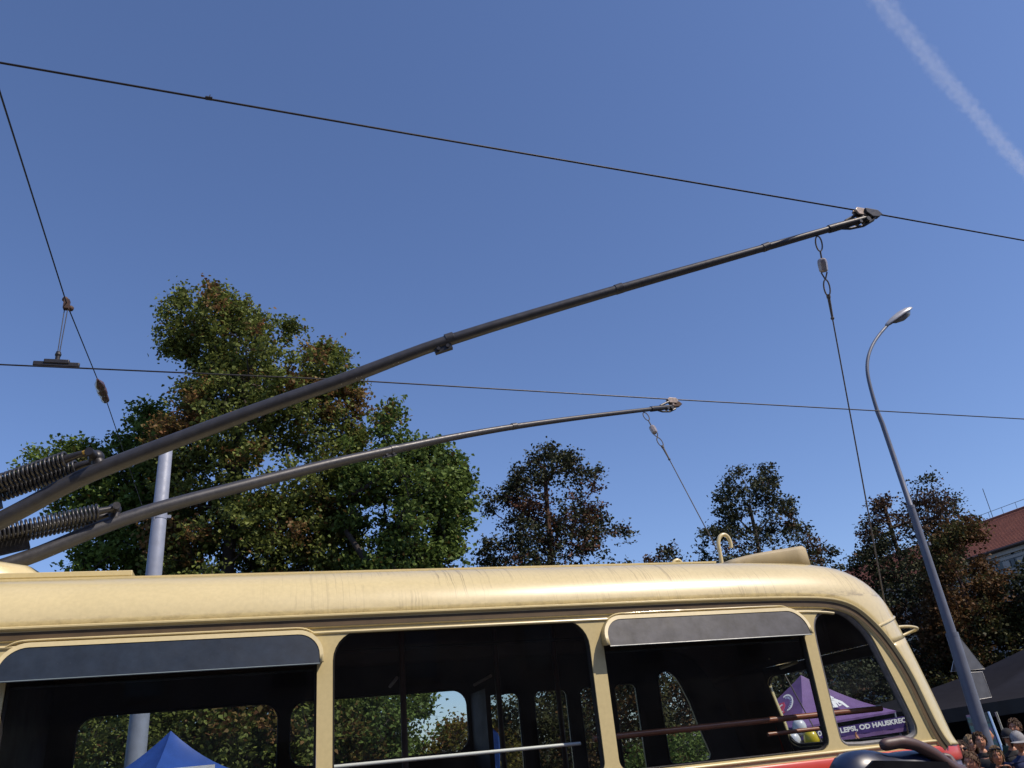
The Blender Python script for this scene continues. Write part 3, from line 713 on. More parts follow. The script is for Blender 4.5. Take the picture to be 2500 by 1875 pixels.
mb = MB(); mb.lathe(ia-t*.12, ib+t*.1, [(0, .012), (t.length*.12, .03), (t.length*.25, .055), (t.length*.38, .06), (t.length*.48, .04), (t.length*.55, .062), (t.length*.7, .06), (t.length*.78, .035), (t.length*.86, .05), (t.length*1.08, .05), (t.length*1.2, .012)], 10)
mb.build('strain_insulator', mat('brown_porcelain', (.12, .06, .05), .35, 0, .5, 30, coat=.4), span, 60)
# hanger with the clamp that carries the lower wire
hb = atz(163, 886, 3.8)
hp2 = Vector((hp.x, hp.y, hp.z)); hb = Vector((hp.x-.0, hp.y, WZ))
mb = MB(); mb.box(hp+Vector((0, .0, -.01)), (.05, .06, .10)); mb.ball(hp+Vector((-.02, 0, .05)), .03, 8, 6); mb.ball(hp+Vector((.03, .05, -.02)), .03, 8, 6); mb.build('clamp', RUST, span, 50)
mb = MB()
for s_ in (-.012, .016): mb.tube([hp+Vector((s_, 0, -.05)), Vector((hb.x+s_*.6, hp.y, WZ+.17))], .0045, 6)
mb.tube([Vector((hb.x, hp.y, WZ+.17)), Vector((hb.x, hp.y, WZ+.06))], .022, 8); mb.ball((hb.x, hp.y, WZ+.14), .03, 8, 6); mb.build('hanger_rod', STEEL, span, 50)
mb = MB(); R3 = Matrix.Identity(3)
mb.box((hb.x, hp.y, WZ+.035), (.40, .03, .05)); mb.box((hb.x, hp.y, WZ+.06), (.22, .05, .045)); mb.build('wire_clamp', STEEL, span, 50, bevel=.008)
# mast
mast = empty('line_mast', (mastx, 20, 0), 'tall grey tubular mast standing behind the trolleybus beside the big tree', 'mast')
mb = MB(); mb.tube([(mastx, 20, 0), (mastx, 20, 3), (mastx, 20, 6.2), (mastx, 20, CAMZ+7.68), (mastx, 20, CAMZ+7.72)], [.225, .205, .18, .152, .12], 28); mb.build('post', GALV, mast, 40)
mb = MB(); z = cl.z
mb.tube([(mastx, 20, z-.06), (mastx, 20, z+.06)], .175, 24); mb.box((mastx-.18, 19.98, z), (.38, .05, .07)); mb.box((mastx+.2, 19.98, z), (.12, .05, .07)); mb.tube([(mastx-.1, 19.85, z-.1), (mastx-.06, 19.8, z+.12)], .02, 6); mb.build('bracket', GALV, mast, 40)

# street lamp
LY = 10.5
lamp = empty('street_lamp', (V(2384, 1740, LY).x, LY, 0), 'tall grey street lamp with a curved arm, right of the trolleybus', 'street lamp')
lp = [(2384, 1740), (2325, 1550), (2221, 1239), (2153, 1034), (2140, 1000), (2123, 939), (2116, 905), (2118, 872), (2130, 840), (2150, 812), (2168, 793)]
L3 = [V(u, v, LY) for u, v in lp]; bx = L3[0].x
L3[0] = Vector((bx, LY, 2.0)); L3[1].x = bx+.005; L3[2].x = bx-.02; L3[3].x = (bx+L3[3].x)/2-.03
mb = MB(); mb.tube([(bx, LY, 0), (bx, LY, 1.2)]+L3[:2], [.105, .1, .098, .094], 20); mb.tube([L3[1], L3[1]+Vector((0, 0, .02)), L3[2]], [.092, .074, .060], 20); mb.tube([L3[2], L3[2]+Vector((0, 0, .02)), L3[3], L3[4]], [.060, .046, .040, .036], 16)
mb.tube([L3[1]-Vector((0, 0, .03)), L3[1]+Vector((0, 0, .03))], .096, 20); mb.tube([L3[2]-Vector((0, 0, .02)), L3[2]+Vector((0, 0, .03))], .064, 16)
mb.box(V(2258, 1329, LY)+Vector((.06, -.03, 0)), (.04, .04, .05)); mb.build('post', LPOST, lamp, 40)
arm = []
q = L3[3:]
for i in range(len(q)-1):
    for j in range(3): arm.append(q[i].lerp(q[i+1], j/3))
arm.append(q[-1])
for _ in range(3): arm = [arm[0]]+[(arm[i-1]+arm[i]*2+arm[i+1])/4 for i in range(1, len(arm)-1)]+[arm[-1]]
mb = MB(); mb.tube([L3[3]-Vector((0, 0, .25))]+arm, [.036]+[.034-.008*i/len(arm) for i in range(len(arm))], 14); mb.build('arm', LPOST, lamp, 40)
ha, hb_ = V(2164, 797, LY), V(2222, 757, LY-.12); ax = (hb_-ha).normalized(); L = (hb_-ha).length; sd = ax.cross(Vector((0, 0, 1))).normalized(); upp = sd.cross(ax)
R_ = []
for d_, w_, h_, o_ in ((0, .03, .03, 0), (.05, .05, .05, 0), (.3, .10, .085, 0), (.6, .135, .10, 0), (.85, .13, .085, 0), (.97, .105, .06, 0), (1.0, .07, .03, 0)):
    R_.append([ha+ax*(L*d_)+sd*(w_*math.cos(math.radians(a0)))+upp*(h_*max(-.1, math.sin(math.radians(a0)))) for a0 in range(-20, 201, 20)])
mb = MB(); mb.grid(R_); mb.add(R_[-1], [tuple(range(len(R_[-1])))]); hd = mb.build('lamp_head', LAMPM, lamp, 50); solid(hd, .008, inner=0, off=0)
R_ = []
for d_, w_, h_ in ((.28, .06, .02), (.38, .085, .06), (.6, .11, .10), (.82, .105, .09), (.92, .07, .03)):
    R_.append([ha+ax*(L*d_)+sd*(w_*math.cos(math.radians(a0)))-upp*(.0+h_*math.sin(math.radians(a0))) for a0 in range(0, 181, 20)])
mb = MB(); mb.grid(R_); mb.add(R_[0], [tuple(range(10))]); mb.add(R_[-1], [tuple(range(10))]); mb.build('lamp_bowl', LAMPG, hd, 50)
# signs on the lamp post, seen from behind
SB = mat('sign_back', (.12, .125, .14), .5, .3, .15, 8); SE = mat('sunlit_edge', (.7, .68, .62), .4, .3)  # pale rim colour carries the sunlight on the plate edges
def plate(pts, name, label, d=.02):
    c = sum(pts, Vector())/len(pts); mb_ = MB(); n = len(pts); bk = [p_+Vector((.006, d, 0)) for p_ in pts]
    mb_.add(list(pts), [tuple(range(n))]); mb_.add(bk, [tuple(range(n))]); rt = mb_.build('plate', SB)
    root = empty(name, (bx+.1, LY+.1, c.z), label, 'road sign'); rt.parent = root; rt.location = -root.location
    mb_ = MB(); mb_.tube(list(pts), .006, 6, closed=True); mb_.build('rim', SE, root)
    mb_ = MB(); mb_.box((bx+.09, LY+.11, c.z), (.16, .05, .12)); mb_.build('bracket', GALV, root)
    return root
plate([V(2341, 1553, LY+.14), V(2404, 1633, LY+.16), V(2322, 1640, LY+.12)], 'warning_sign', 'triangular road sign seen from behind, upper one on the lamp post')
plate([V(2352, 1655, LY+.12), V(2368, 1642, LY+.12), V(2398, 1640, LY+.14), V(2421, 1702, LY+.16), V(2386, 1708, LY+.14)], 'road_sign', 'dark plate road sign seen from behind, below the triangular one')

# ================================================================ TENTS, BALLOONS, POSTER
def cloth(name, col, emis=0):
    k = N(name); k.n.remove(k.p); d = k.new('ShaderNodeBsdfDiffuse'); t = k.new('ShaderNodeBsdfTranslucent')
    c = k.ramp(k.noise(k.co(), 3, 5), [(.3, tuple(q*.85 for q in col)), (.7, tuple(min(1, q*1.12) for q in col))])
    k.l(c, d.inputs[0]); k.l(c, t.inputs[0]); m1 = k.new('ShaderNodeMixShader'); m1.inputs[0].default_value = .3; k.l(d.outputs[0], m1.inputs[1]); k.l(t.outputs[0], m1.inputs[2])
    gl = k.new('ShaderNodeBsdfGlossy'); gl.inputs[1].default_value = .4; m2 = k.new('ShaderNodeMixShader'); m2.inputs[0].default_value = .04; k.l(m1.outputs[0], m2.inputs[1]); k.l(gl.outputs[0], m2.inputs[2])
    bp = k.new('ShaderNodeBump'); bp.inputs['Strength'].default_value = .5; bp.inputs['Distance'].default_value = .03; k.l(k.noise(k.map((1, 1, 2)), 2.5, 4), bp.inputs['Height']); k.l(bp.outputs[0], d.inputs['Normal'])
    k.l(m2.outputs[0], k.out.inputs[0]); return k.m
def tent(corners, apex, material, name, label, val=.22, concave=.40, wall=None, legs=True, vmat=None):
    cs = [Vector(c) for c in corners]; ap = Vector(apex); ctr = sum(cs, Vector())/4
    root = empty(name, (ctr.x, ctr.y, 0), label, 'tent')
    mb_ = MB()
    for i in range(4):
        a_, b_ = cs[i], cs[(i+1) % 4]; rows_ = []
        for r_ in range(13):
            t = r_/12; row = []
            for s_ in range(13):
                u = s_/12; e_ = a_.lerp(b_, u); q_ = e_.lerp(ap, t); q_.z -= concave*4*t*(1-t)*(ap.z-ctr.z)*.9*(1+.25*4*u*(1-u)); q_.z += 0; row.append(q_)
            rows_.append(row)
        mb_.grid(rows_)
    can = mb_.build('canopy', material, root, 30)
    bmx = bmesh.new(); bmx.from_mesh(can.data); bmesh.ops.remove_doubles(bmx, verts=bmx.verts, dist=1e-4); bmx.to_mesh(can.data); bmx.free(); smooth(can.data, 25)
    for i in range(4):
        a_, b_ = cs[i], cs[(i+1) % 4]; mb_ = MB()
        nrm = (b_-a_).cross(Vector((0, 0, 1))).normalized()
        mb_.grid([[a_.lerp(b_, j/16)+nrm*(.015*math.sin(j*1.9+i))*(k_/2)+Vector((0, 0, -val*k_/2)) for j in range(17)] for k_ in range(3)])
        mb_.build('valance', vmat or material, root, 60)
    if legs:
        for c in cs:
            q_ = c.lerp(Vector((ctr.x, ctr.y, c.z)), .02); mb_ = MB(); mb_.box((q_.x, q_.y, c.z/2), (.04, .04, c.z)); mb_.build('leg', GALV, root)
    if wall is not None:
        for i in wall:
            a_, b_ = cs[i], cs[(i+1) % 4]; mb_ = MB(); mb_.grid([[a_.lerp(b_, j/10)+Vector((0, .03*math.sin(j*2), -.02)) for j in range(11)], [Vector((a_.lerp(b_, j/10).x, a_.lerp(b_, j/10).y+.05*math.sin(j*2), .02)) for j in range(11)]]); mb_.build('side_curtain', material, root, 60)
    return root
PURP = cloth('purple_cloth', (.24, .14, .35)); DPURP = cloth('dark_purple_cloth', (.09, .055, .23)); BLUE = cloth('blue_cloth', (.035, .10, .40)); BLACK = cloth('black_cloth', (.022, .021, .025)); WHITE = cloth('white_cloth', (.8, .8, .8))
C_ = (14.36, 19.8); ap = V(1955, 1648, 19.8)
cN = V(1958, 1774, 18.08); cR = V(2187, 1735, 18.6); cL = Vector((12.64, 21.04, 2.15)); cB = Vector((15.6, 21.5, 2.3))
pt_ = tent([cN, cR, cB, cL], ap, PURP, 'purple_tent', 'purple pop-up tent seen through the rear windows of the trolleybus', val=.05, concave=.10)
WHT = mat('white_print', (.75, .75, .76), .7, 0, .05); REDP = mat('red_print', (.5, .06, .12), .7); GREYP = mat('bluegrey_print', (.35, .42, .62), .7)
def text(s_, size, o_, xdir, up, material, name, parent, ext=.004, bold=.006, sx=1.0, shear=0):
    cu = bpy.data.curves.new(name, 'FONT'); cu.body = s_; cu.size = size; cu.extrude = ext; cu.offset = bold; cu.shear = shear
    tmp = bpy.data.objects.new('t', cu); sc.collection.objects.link(tmp); dg = bpy.context.evaluated_depsgraph_get()
    me = bpy.data.meshes.new_from_object(tmp.evaluated_get(dg)); bpy.data.objects.remove(tmp); me.name = name
    x = Vector(xdir).normalized(); y = Vector(up).normalized(); z_ = x.cross(y).normalized(); y = z_.cross(x)
    M_ = Matrix((x*sx, y, z_)).transposed().to_4x4(); M_.translation = Vector(o_)-absloc(parent); me.transform(M_); me.materials.clear(); me.materials.append(material)
    o2 = bpy.data.objects.new(name, me); link(o2, parent); return o2
# the lettered banner hanging under the front edge
def band3(a_, b_, c_, d_, material, name, parent, n=16):
    mb_ = MB(); mb_.grid([[a_.lerp(b_, j/n)+Vector((0, .012*math.sin(j*1.7), 0)) for j in range(n+1)], [d_.lerp(c_, j/n)+Vector((0, .02*math.sin(j*1.7+1), 0)) for j in range(n+1)]]); return mb_.build(name, material, parent, 60)
band3(V(1955, 1791, 18.1), V(2215, 1747, 18.6), V(2222, 1774, 18.6), V(1958, 1812, 18.1), DPURP, 'banner', pt_)
band3(V(1958, 1812, 18.1), V(2222, 1774, 18.6), V(2226, 1783, 18.6), V(1960, 1822, 18.1), PURP, 'banner_hem', pt_)
a_, b_ = V(2046, 1790, 18.15), V(2222, 1760.5, 18.45)
tx = text('LEPSI, OD HAUSKREC', .150, a_+Vector((0, -.10, .0)), b_-a_, (0, 0, 1), WHT, 'lettering', pt_, bold=.007); wd_ = max((v.co.x for v in tx.data.vertices))-min((v.co.x for v in tx.data.vertices)); f_ = (b_-a_).length/wd_/1.0
bpy.data.objects.remove(tx); text('LEPSI, OD HAUSKREC', .150, a_+Vector((0, -.10, .0)), b_-a_, (0, 0, 1), WHT, 'lettering', pt_, bold=.006, sx=f_*.90)
a_ = V(1998, 1797, 18.0); text('O', .15, a_, b_-a_, (0, 0, 1), WHT, 'lettering', pt_, bold=.006); text('.', .15, V(2041, 1791, 18.05), b_-a_, (0, 0, 1), WHT, 'lettering', pt_, bold=.006)
# emblem on the left face and mark on the right face, lying on the cloth
def onface(pts, a_, b_, c_, lift, material, name, parent, thick=.01):
    """polygon given in picture points, laid on the plane of one tent face"""
    n_ = (b_-a_).cross(c_-a_).normalized()
    if n_.y > 0: n_ = -n_
    O = Vector((0, 0, CAMZ)); out = []
    for u, v in pts:
        r = Vector(ratio(u, v)); t = (a_+n_*lift-O).dot(n_)/r.dot(n_); out.append(O+r*t)
    mb_ = MB(); k_ = len(out); mb_.add(out+[p_-n_*thick for p_ in out], [tuple(range(k_)), tuple(range(2*k_-1, k_-1, -1))]+[(i, (i+1) % k_, k_+(i+1) % k_, k_+i) for i in range(k_)]); return mb_.build(name, material, parent)
def arc(cx, cy, rx, ry, a0, a1, w, n=12, tilt=0):
    o1 = []; i1_ = []
    for j in range(n+1):
        a_ = math.radians(a0+(a1-a0)*j/n); 
        for R1, lst in ((1, o1), (w, i1_)):
            x, y = rx*R1*math.cos(a_), -ry*R1*math.sin(a_); c, s = math.cos(tilt), math.sin(tilt); lst.append((cx+x*c-y*s, cy+x*s+y*c))
    return o1+i1_[::-1]
lf = (ap, cN, cL); rf = (ap, cN, cR)
LL = .12
onface(arc(1920, 1716, 15, 22, -55, 150, .82, tilt=.35), *lf, LL, WHT, 'emblem_arch', pt_)
for a0 in range(-30, 140, 20):
    aa = math.radians(a0); c, s = math.cos(.35), math.sin(.35)
    def P_(R1, da): x, y = 15*R1*math.cos(aa+da), -22*R1*math.sin(aa+da); return (1920+x*c-y*s, 1716+x*s+y*c)
    onface([P_(.52, -.05), P_(.74, -.06), P_(.74, .06), P_(.52, .05)], *lf, LL, GREYP, 'emblem_ray', pt_)
onface([(1893, 1728), (1903, 1718), (1914, 1714), (1917, 1722), (1912, 1734), (1917, 1738), (1910, 1744), (1897, 1746)], *lf, LL, REDP, 'emblem_patch', pt_)
onface([(1900, 1726), (1909, 1719), (1911, 1721), (1902, 1728)], *lf, LL+.01, WHT, 'emblem_stroke', pt_)
onface([(1899, 1739), (1911, 1736), (1911, 1738), (1900, 1741)], *lf, LL+.01, WHT, 'emblem_stroke', pt_)
for pg in ([(2020, 1694), (2036, 1703), (2034, 1707), (2020, 1698)], [(2026, 1708), (2036, 1708), (2047, 1726), (2038, 1727)], [(2022, 1711), (2030, 1703), (2040, 1706), (2056, 1712), (2066, 1720), (2074, 1726), (2068, 1727), (2056, 1719), (2046, 1714), (2048, 1719), (2057, 1720), (2050, 1724), (2043, 1717), (2036, 1710)], [(2021, 1716), (2026, 1714), (2038, 1727), (2033, 1727)]):
    onface(pg, *rf, .10, WHT, 'emblem_stroke', pt_)
mb = MB(); qa, qb = V(1935, 1822, 17.2), V(2010, 1812, 17.4); mb.box((qa+qb)/2+Vector((0, .02, -.28)), ((qb-qa).length, .03, .75)); 
cb = empty('counter_board', ((qa+qb)/2), 'dark counter board with white handwriting below the yellow balloon', 'board'); mb.build('panel', BLACK, cb)
text('PIEC', .13, V(1979, 1833, 17.1), (1, .1, 0), (0, 0, 1), WHT, 'handwriting', cb, bold=0.001, shear=.15)
# balloons
BW = mat('white_balloon', (.62, .64, .70), .35, 0, .03, 3, coat=.3); BY = mat('yellow_balloon', (.62, .48, .02), .35, 0, .03, 3, coat=.3)
for (u, v), r, mt, lb in (((1952, 1775), .155, BW, 'white balloon, the upper of the two, in front of the purple tent'), ((1937, 1808), .165, BW, 'white balloon, the lower of the two, in front of the purple tent'), ((1981, 1803), .165, BY, 'yellow balloon tied beside the white ones at the purple tent')):
    c = V(u, v, 16.6 if mt is BY else 16.9); mb = MB(); R_ = []
    for i in range(15):
        p_ = math.pi*i/14; k_ = math.sin(p_)*(1-.10*math.cos(p_+.2) if p_ > 1.6 else 1); R_.append([c+Vector((r*k_*math.cos(2*math.pi*j/20), r*k_*math.sin(2*math.pi*j/20), r*1.12*math.cos(p_)*(1.08 if p_ > 1.57 else 1))) for j in range(20)])
    mb.grid(R_, True); bo = mb.build('balloon', mt, None, 60, loc=c); tag(bo, lb, 'balloon', 'balloons at the purple tent' if mt is BW else None)
    mb = MB(); mb.tube([c-Vector((0, 0, r*1.2)), c-Vector((0, 0, r*1.3))], [.01, .03], 8); mb.build('knot', mt, bo); mb = MB(); mb.tube([c-Vector((0, 0, r*1.3)), c-Vector((.03, 0, 1.1))], .003, 5); mb.build('string', ROPE, bo)
# blue tents
def sqtent(cx, cy, half, ang, ze, za, *a_, **k_):
    cs = [Vector((cx+half*math.sqrt(2)*math.cos(math.radians(ang+90*i)), cy+half*math.sqrt(2)*math.sin(math.radians(ang+90*i)), ze)) for i in range(4)]
    return tent(cs, (cx, cy, za), *a_, **k_)
bt = sqtent(-.0772*15.5, 15.5, 1.5, 262, 2.16, CAMZ+.0623*15.5, BLUE, 'blue_tent', 'royal blue pop-up tent with a pointed top behind the left window', vmat=WHITE)
mb = MB(); qa, qb = V(300, 1882, 13.2), V(525, 1863, 13.2); mb.box((qa+qb)/2+Vector((0, 0, -.30)), ((qb-qa).length, .03, .56)); mb.build('banner_panel', WHITE, bt)
a_ = MB(); fl_ = [(1158, 1890), (1158, 1752), (1172, 1757), (1186, 1766), (1200, 1777), (1214, 1790), (1220, 1806), (1222, 1890)]
a_.add([V(u, v, 9.5)+Vector((0, .03*math.sin(i), 0)) for i, (u, v) in enumerate(fl_)], [tuple(range(len(fl_)))]); fo = V(1158, 1890, 9.5); bf = empty('blue_flag', (fo.x, 9.5, 0), 'blue banner flag glimpsed through the first folding door pane', 'flag'); fm = a_.build('cloth', BLUE, bf); solid(fm, .004, inner=0, off=0)
a_ = MB(); a_.tube([(fo.x-.01, 9.5, 0), (fo.x-.01, 9.5, V(1158, 1750, 9.5).z)], .015, 8); a_.build('flagpole', GALV, bf)
# black tent
bk = tent([V(2300, 1733, 17.0), V(2560, 1693, 14.5), Vector((26.0, 22.0, 2.6)), Vector((17.6, 23.5, 2.4))], V(2600, 1530, 18.5), BLACK, 'black_tent', 'large black market tent at the right edge behind the crowd', val=.30, concave=.22, wall=(1, 2, 3))
# poster stand
ps = empty('poster_stand', (13.2, 12.9, 0), 'poster with blue and green print on a metal stand behind the crowd', 'poster stand')
k = N('poster_print'); c1 = k.ramp(k.noise(k.map((2, 2, 5)), 1.6, 6), [(.36, (.012, .016, .016)), (.47, (.012, .06, .07)), (.55, (.03, .04, .10)), (.66, (.10, .06, .11)), (.8, (.03, .05, .025))]); k.l(c1, k.p.inputs['Base Color']); k.p.inputs['Roughness'].default_value = .35
mb = MB(); A_, B_, C2, D_ = V(2359, 1746, 13.2), V(2413, 1738, 13.0), V(2462, 1868, 12.8), V(2402, 1880, 13.0); mb.add([A_, B_, C2, D_]+[p_+Vector((.01, .03, 0)) for p_ in (A_, B_, C2, D_)], [(0, 1, 2, 3), (7, 6, 5, 4), (0, 4, 5, 1), (1, 5, 6, 2), (2, 6, 7, 3), (3, 7, 4, 0)]); mb.build('poster', k.m, ps)
mb = MB(); mb.tube([B_, B_.lerp(C2, 1.0)], .022, 8); mb.build('upright', CHROME, ps); mb = MB(); mb.tube([V(2431, 1738, 13.3), V(2450, 1790, 13.3), V(2475, 1868, 13.3)], .022, 8); mb.build('upright', CHROME, ps)
mb = MB(); mb.box((C2.x, 12.9, .05), (.6, .5, .06)); mb.tube([C2, (C2.x, 12.9, .05)], .022, 8); mb.build('foot', GALV, ps)

# ================================================================ THE BUILDING
def VX(u, v, X):
    r = ratio(u, v); r = r/r[0]*X; return Vector((r[0], r[1], r[2]+CAMZ))
FX = 67.7
bd = empty('apartment_building', (73, 62, 0), 'grey rendered building with a red tiled roof behind the trees at the right', 'building')
PLA = mat('grey_render', (.27, .27, .27), .9, 0, .15, .7, bump=.2, bscale=3); TRIM = mat('cornice_render', (.33, .32, .31), .9, 0, .15, .5)
mb = MB(); mb.box((FX+5.3, 62, 7.9), (10.6, 66, 15.8)); mb.build('wall', PLA, bd)
mb = MB()
for zc_, hh, dd in ((15.4, .35, .35), (14.9, .25, .18), (13.4, .35, .12)): mb.box((FX+5.3, 62, zc_), (10.6+2*dd, 66+2*dd, hh))
mb.build('cornice', TRIM, bd)
mb = MB()
for i in range(40): mb.box((FX-.12, 31+i*1.6, 14.35), (.16, .75, .6))
mb.build('frieze_panels', TRIM, bd)
k = N('roof_tile'); wv = k.noise(k.map((1.5, 3.3, 4)), 1.2, 4, .7); k.l(k.mix(k.ramp(wv, [(.35, .0), (.7, .8)]), k.ramp(k.noise(k.co(), .7, 6), [(.3, (.25, .075, .045)), (.7, (.34, .115, .065))]), (.14, .05, .035)), k.p.inputs['Base Color']); k.p.inputs['Roughness'].default_value = .85
ROOFT = k.m
mb = MB()
E0, E1 = Vector((FX-.75, 0, 15.75)), Vector((73.1, 0, 20.05)); nrw = 26
for sgn in (0, 1):
    rows_ = []
    for i in range(nrw):
        for dz, t in ((.07, i/nrw), (0.0, (i+.999)/nrw)):
            p_ = E0.lerp(E1, t); x = p_.x if sgn == 0 else 2*73.1-p_.x; rows_.append([Vector((x, y, p_.z+dz)) for y in (28.5, 95.5)])
    mb.grid(rows_)
rfo = mb.build('roof', ROOFT, bd)
mb = MB(); mb.tube([(73.1, 28.5, 20.08), (73.1, 95.5, 20.08)], .14, 8); mb.build('ridge_tiles', ROOFT, rfo)
mb = MB(); mb.tube([(FX-.85, 28.5, 15.72), (FX-.85, 95.5, 15.72)], .11, 8); mb.build('roof_gutter', mat('dark_gutter', (.05, .035, .03), .5), rfo)
mb = MB(); mb.tube([(73.1, 28.5, 20.85), (73.1, 95.5, 20.85)], .025, 5)
for i in range(40): mb.tube([(73.1, 29+i*1.7, 20.0), (73.1, 29+i*1.7, 20.85)], .022, 5)
mb.build('ridge_railing', STEEL, rfo)
p_ = VX(2425, 1266, 73.1); q_ = VX(2396, 1194, 73.1); mb = MB(); mb.tube([Vector((p_.x, p_.y, 20)), Vector((p_.x, p_.y, q_.z))], .035, 5); mb.build('lightning_rod', STEEL, rfo)
p_ = VX(2340, 1262, 75); mb = MB(); mb.tube([Vector((p_.x, p_.y+.2, 19)), Vector((p_.x, p_.y, p_.z+1.6))], .05, 5)
for z_ in (.4, .8, 1.2): mb.tube([Vector((p_.x, p_.y-.5, p_.z+z_)), Vector((p_.x, p_.y+.5, p_.z+z_))], .02, 4)
mb.build('aerial', STEEL, rfo)
sk = VX(2482, 1281, 71.2); mb = MB(); mb.box(sk, (1.0, 1.0, .25), Matrix.Rotation(-.6, 3, 'Y')); mb.build('roof_window', mat('skylight', (.3, .34, .36), .2, 0), rfo)
WG = mat('dark_window', (.02, .022, .026), .12, 0, .3, .5)
for px in ((2470, 1371), (2489, 1365), (2425, 1388), (2443, 1381)):
    c = VX(*px, FX); mb = MB(); mb.box((FX-.02, c.y, c.z), (.12, 1.25, 1.5)); wo = mb.build('window', TRIM, bd); mb = MB(); mb.box((FX-.09, c.y, c.z), (.03, .95, 1.2)); mb.build('pane', WG, wo)
for i in range(14):
    for zz_ in (3.2, 6.8, 10.2):
        y = 34+i*4.3; mb = MB(); mb.box((FX-.03, y, zz_), (.18, 1.7, 2.3)); wo = mb.build('window', TRIM, bd); mb = MB(); mb.box((FX-.13, y, zz_), (.03, 1.3, 1.9)); mb.build('pane', WG, wo); mb = MB(); mb.box((FX-.15, y, zz_), (.04, .07, 1.9)); mb.build('mullion', WHT, wo)

# the other side of the street, behind the camera: only its reflection is seen
ob = empty('terraced_building', (4, -22, 0), 'brown terraced building across the street, seen only as a dark reflection in the glass', 'building')
mb = MB(); mb.box((4, -27, 6.5), (90, 10, 13)); OBW = mat('brown_render', (.13, .10, .08), .9, 0, .2, .5); mb.build('wall', OBW, ob)
mb = MB(); mb.grid([[(-42, -21.4, 12.9), (50, -21.4, 12.9)], [(-42, -27, 16.5), (50, -27, 16.5)], [(-42, -32.6, 12.9), (50, -32.6, 12.9)]]); mb.build('roof', ROOFT, ob)
for i in range(18):
    for zz_ in (2.4, 6.0, 9.6):
        mb = MB(); mb.box((-37+i*4.8, -21.97, zz_), (1.5, .1, 2.1)); wo = mb.build('window', OBW, ob); mb = MB(); mb.box((-37+i*4.8, -21.9, zz_), (1.2, .04, 1.8)); mb.build('pane', WG, wo)

# ================================================================ TREES
def polyarr(px, Y): return np.array([ratio(u, v)[[0, 2]]*Y for u, v in px])
def inpoly(pts, poly):
    x, y = pts[:, 0], pts[:, 1]; c = np.zeros(len(pts), bool); n = len(poly)
    for i in range(n):
        x1, y1 = poly[i]; x2, y2 = poly[i-1]
        if y1 == y2: continue
        cond = ((y1 > y) != (y2 > y)) & (x < (x2-x1)*(y-y1)/(y2-y1)+x1); c ^= cond
    return c
def edgedist(pts, poly):
    d = np.full(len(pts), 1e9)
    for i in range(len(poly)):
        a_, b_ = poly[i-1], poly[i]; ab = b_-a_; t = np.clip(((pts-a_)@ab)/max(ab@ab, 1e-9), 0, 1); d = np.minimum(d, np.linalg.norm(pts-a_-t[:, None]*ab, axis=1))
    return d
def leaves_mesh(name, C, tone, rust, size, material, parent, hexa=True):
    """one folded six-cornered leaf per centre"""
    n = len(C); nrm = rng.normal(size=(n, 3)); nrm[:, 2] = np.abs(nrm[:, 2])*1.1+.25; nrm /= np.linalg.norm(nrm, axis=1)[:, None]
    t = rng.normal(size=(n, 3)); t[:, 2] -= .5; t -= nrm*(t*nrm).sum(1)[:, None]; t /= np.linalg.norm(t, axis=1)[:, None]; b = np.cross(nrm, t)
    s = (size*(.6+.8*rng.random(n)))[:, None]
    w = .5*(.8+.4*rng.random(n))[:, None]
    v = np.stack([C-t*s*.5, C+b*s*w*.85-t*s*.12+nrm*s*.10, C+b*s*w*.55+t*s*.28+nrm*s*.06, C+t*s*.6-nrm*s*.05, C-b*s*w*.55+t*s*.28+nrm*s*.06, C-b*s*w*.85-t*s*.12+nrm*s*.10], 1).reshape(-1, 3)
    nv = 6 if hexa else 4
    if hexa:
        base = np.arange(n)*6; quads = np.stack([np.stack([base, base+1, base+2, base+3], 1), np.stack([base, base+3, base+4, base+5], 1)], 1).reshape(-1, 4)
    else:
        v = v.reshape(n, 6, 3)[:, [0, 1, 3, 5]].reshape(-1, 3); quads = np.arange(n*4).reshape(-1, 4)
    me = bpy.data.meshes.new(name); off = np.array(absloc(parent)); v = v-off
    me.vertices.add(len(v)); me.vertices.foreach_set('co', v.astype(np.float32).ravel())
    me.loops.add(quads.size); me.loops.foreach_set('vertex_index', quads.astype(np.int32).ravel())
    me.polygons.add(len(quads)); me.polygons.foreach_set('loop_start', (np.arange(len(quads))*4).astype(np.int32)); me.polygons.foreach_set('loop_total', np.full(len(quads), 4, np.int32))
    me.update(calc_edges=True)
    at = me.attributes.new('tone', 'FLOAT', 'POINT'); at.data.foreach_set('value', np.repeat(tone, nv).astype(np.float32))
    at = me.attributes.new('rust', 'FLOAT', 'POINT'); at.data.foreach_set('value', np.repeat(rust, nv).astype(np.float32))
    me.materials.append(material); o_ = bpy.data.objects.new(name, me); link(o_, parent); return o_
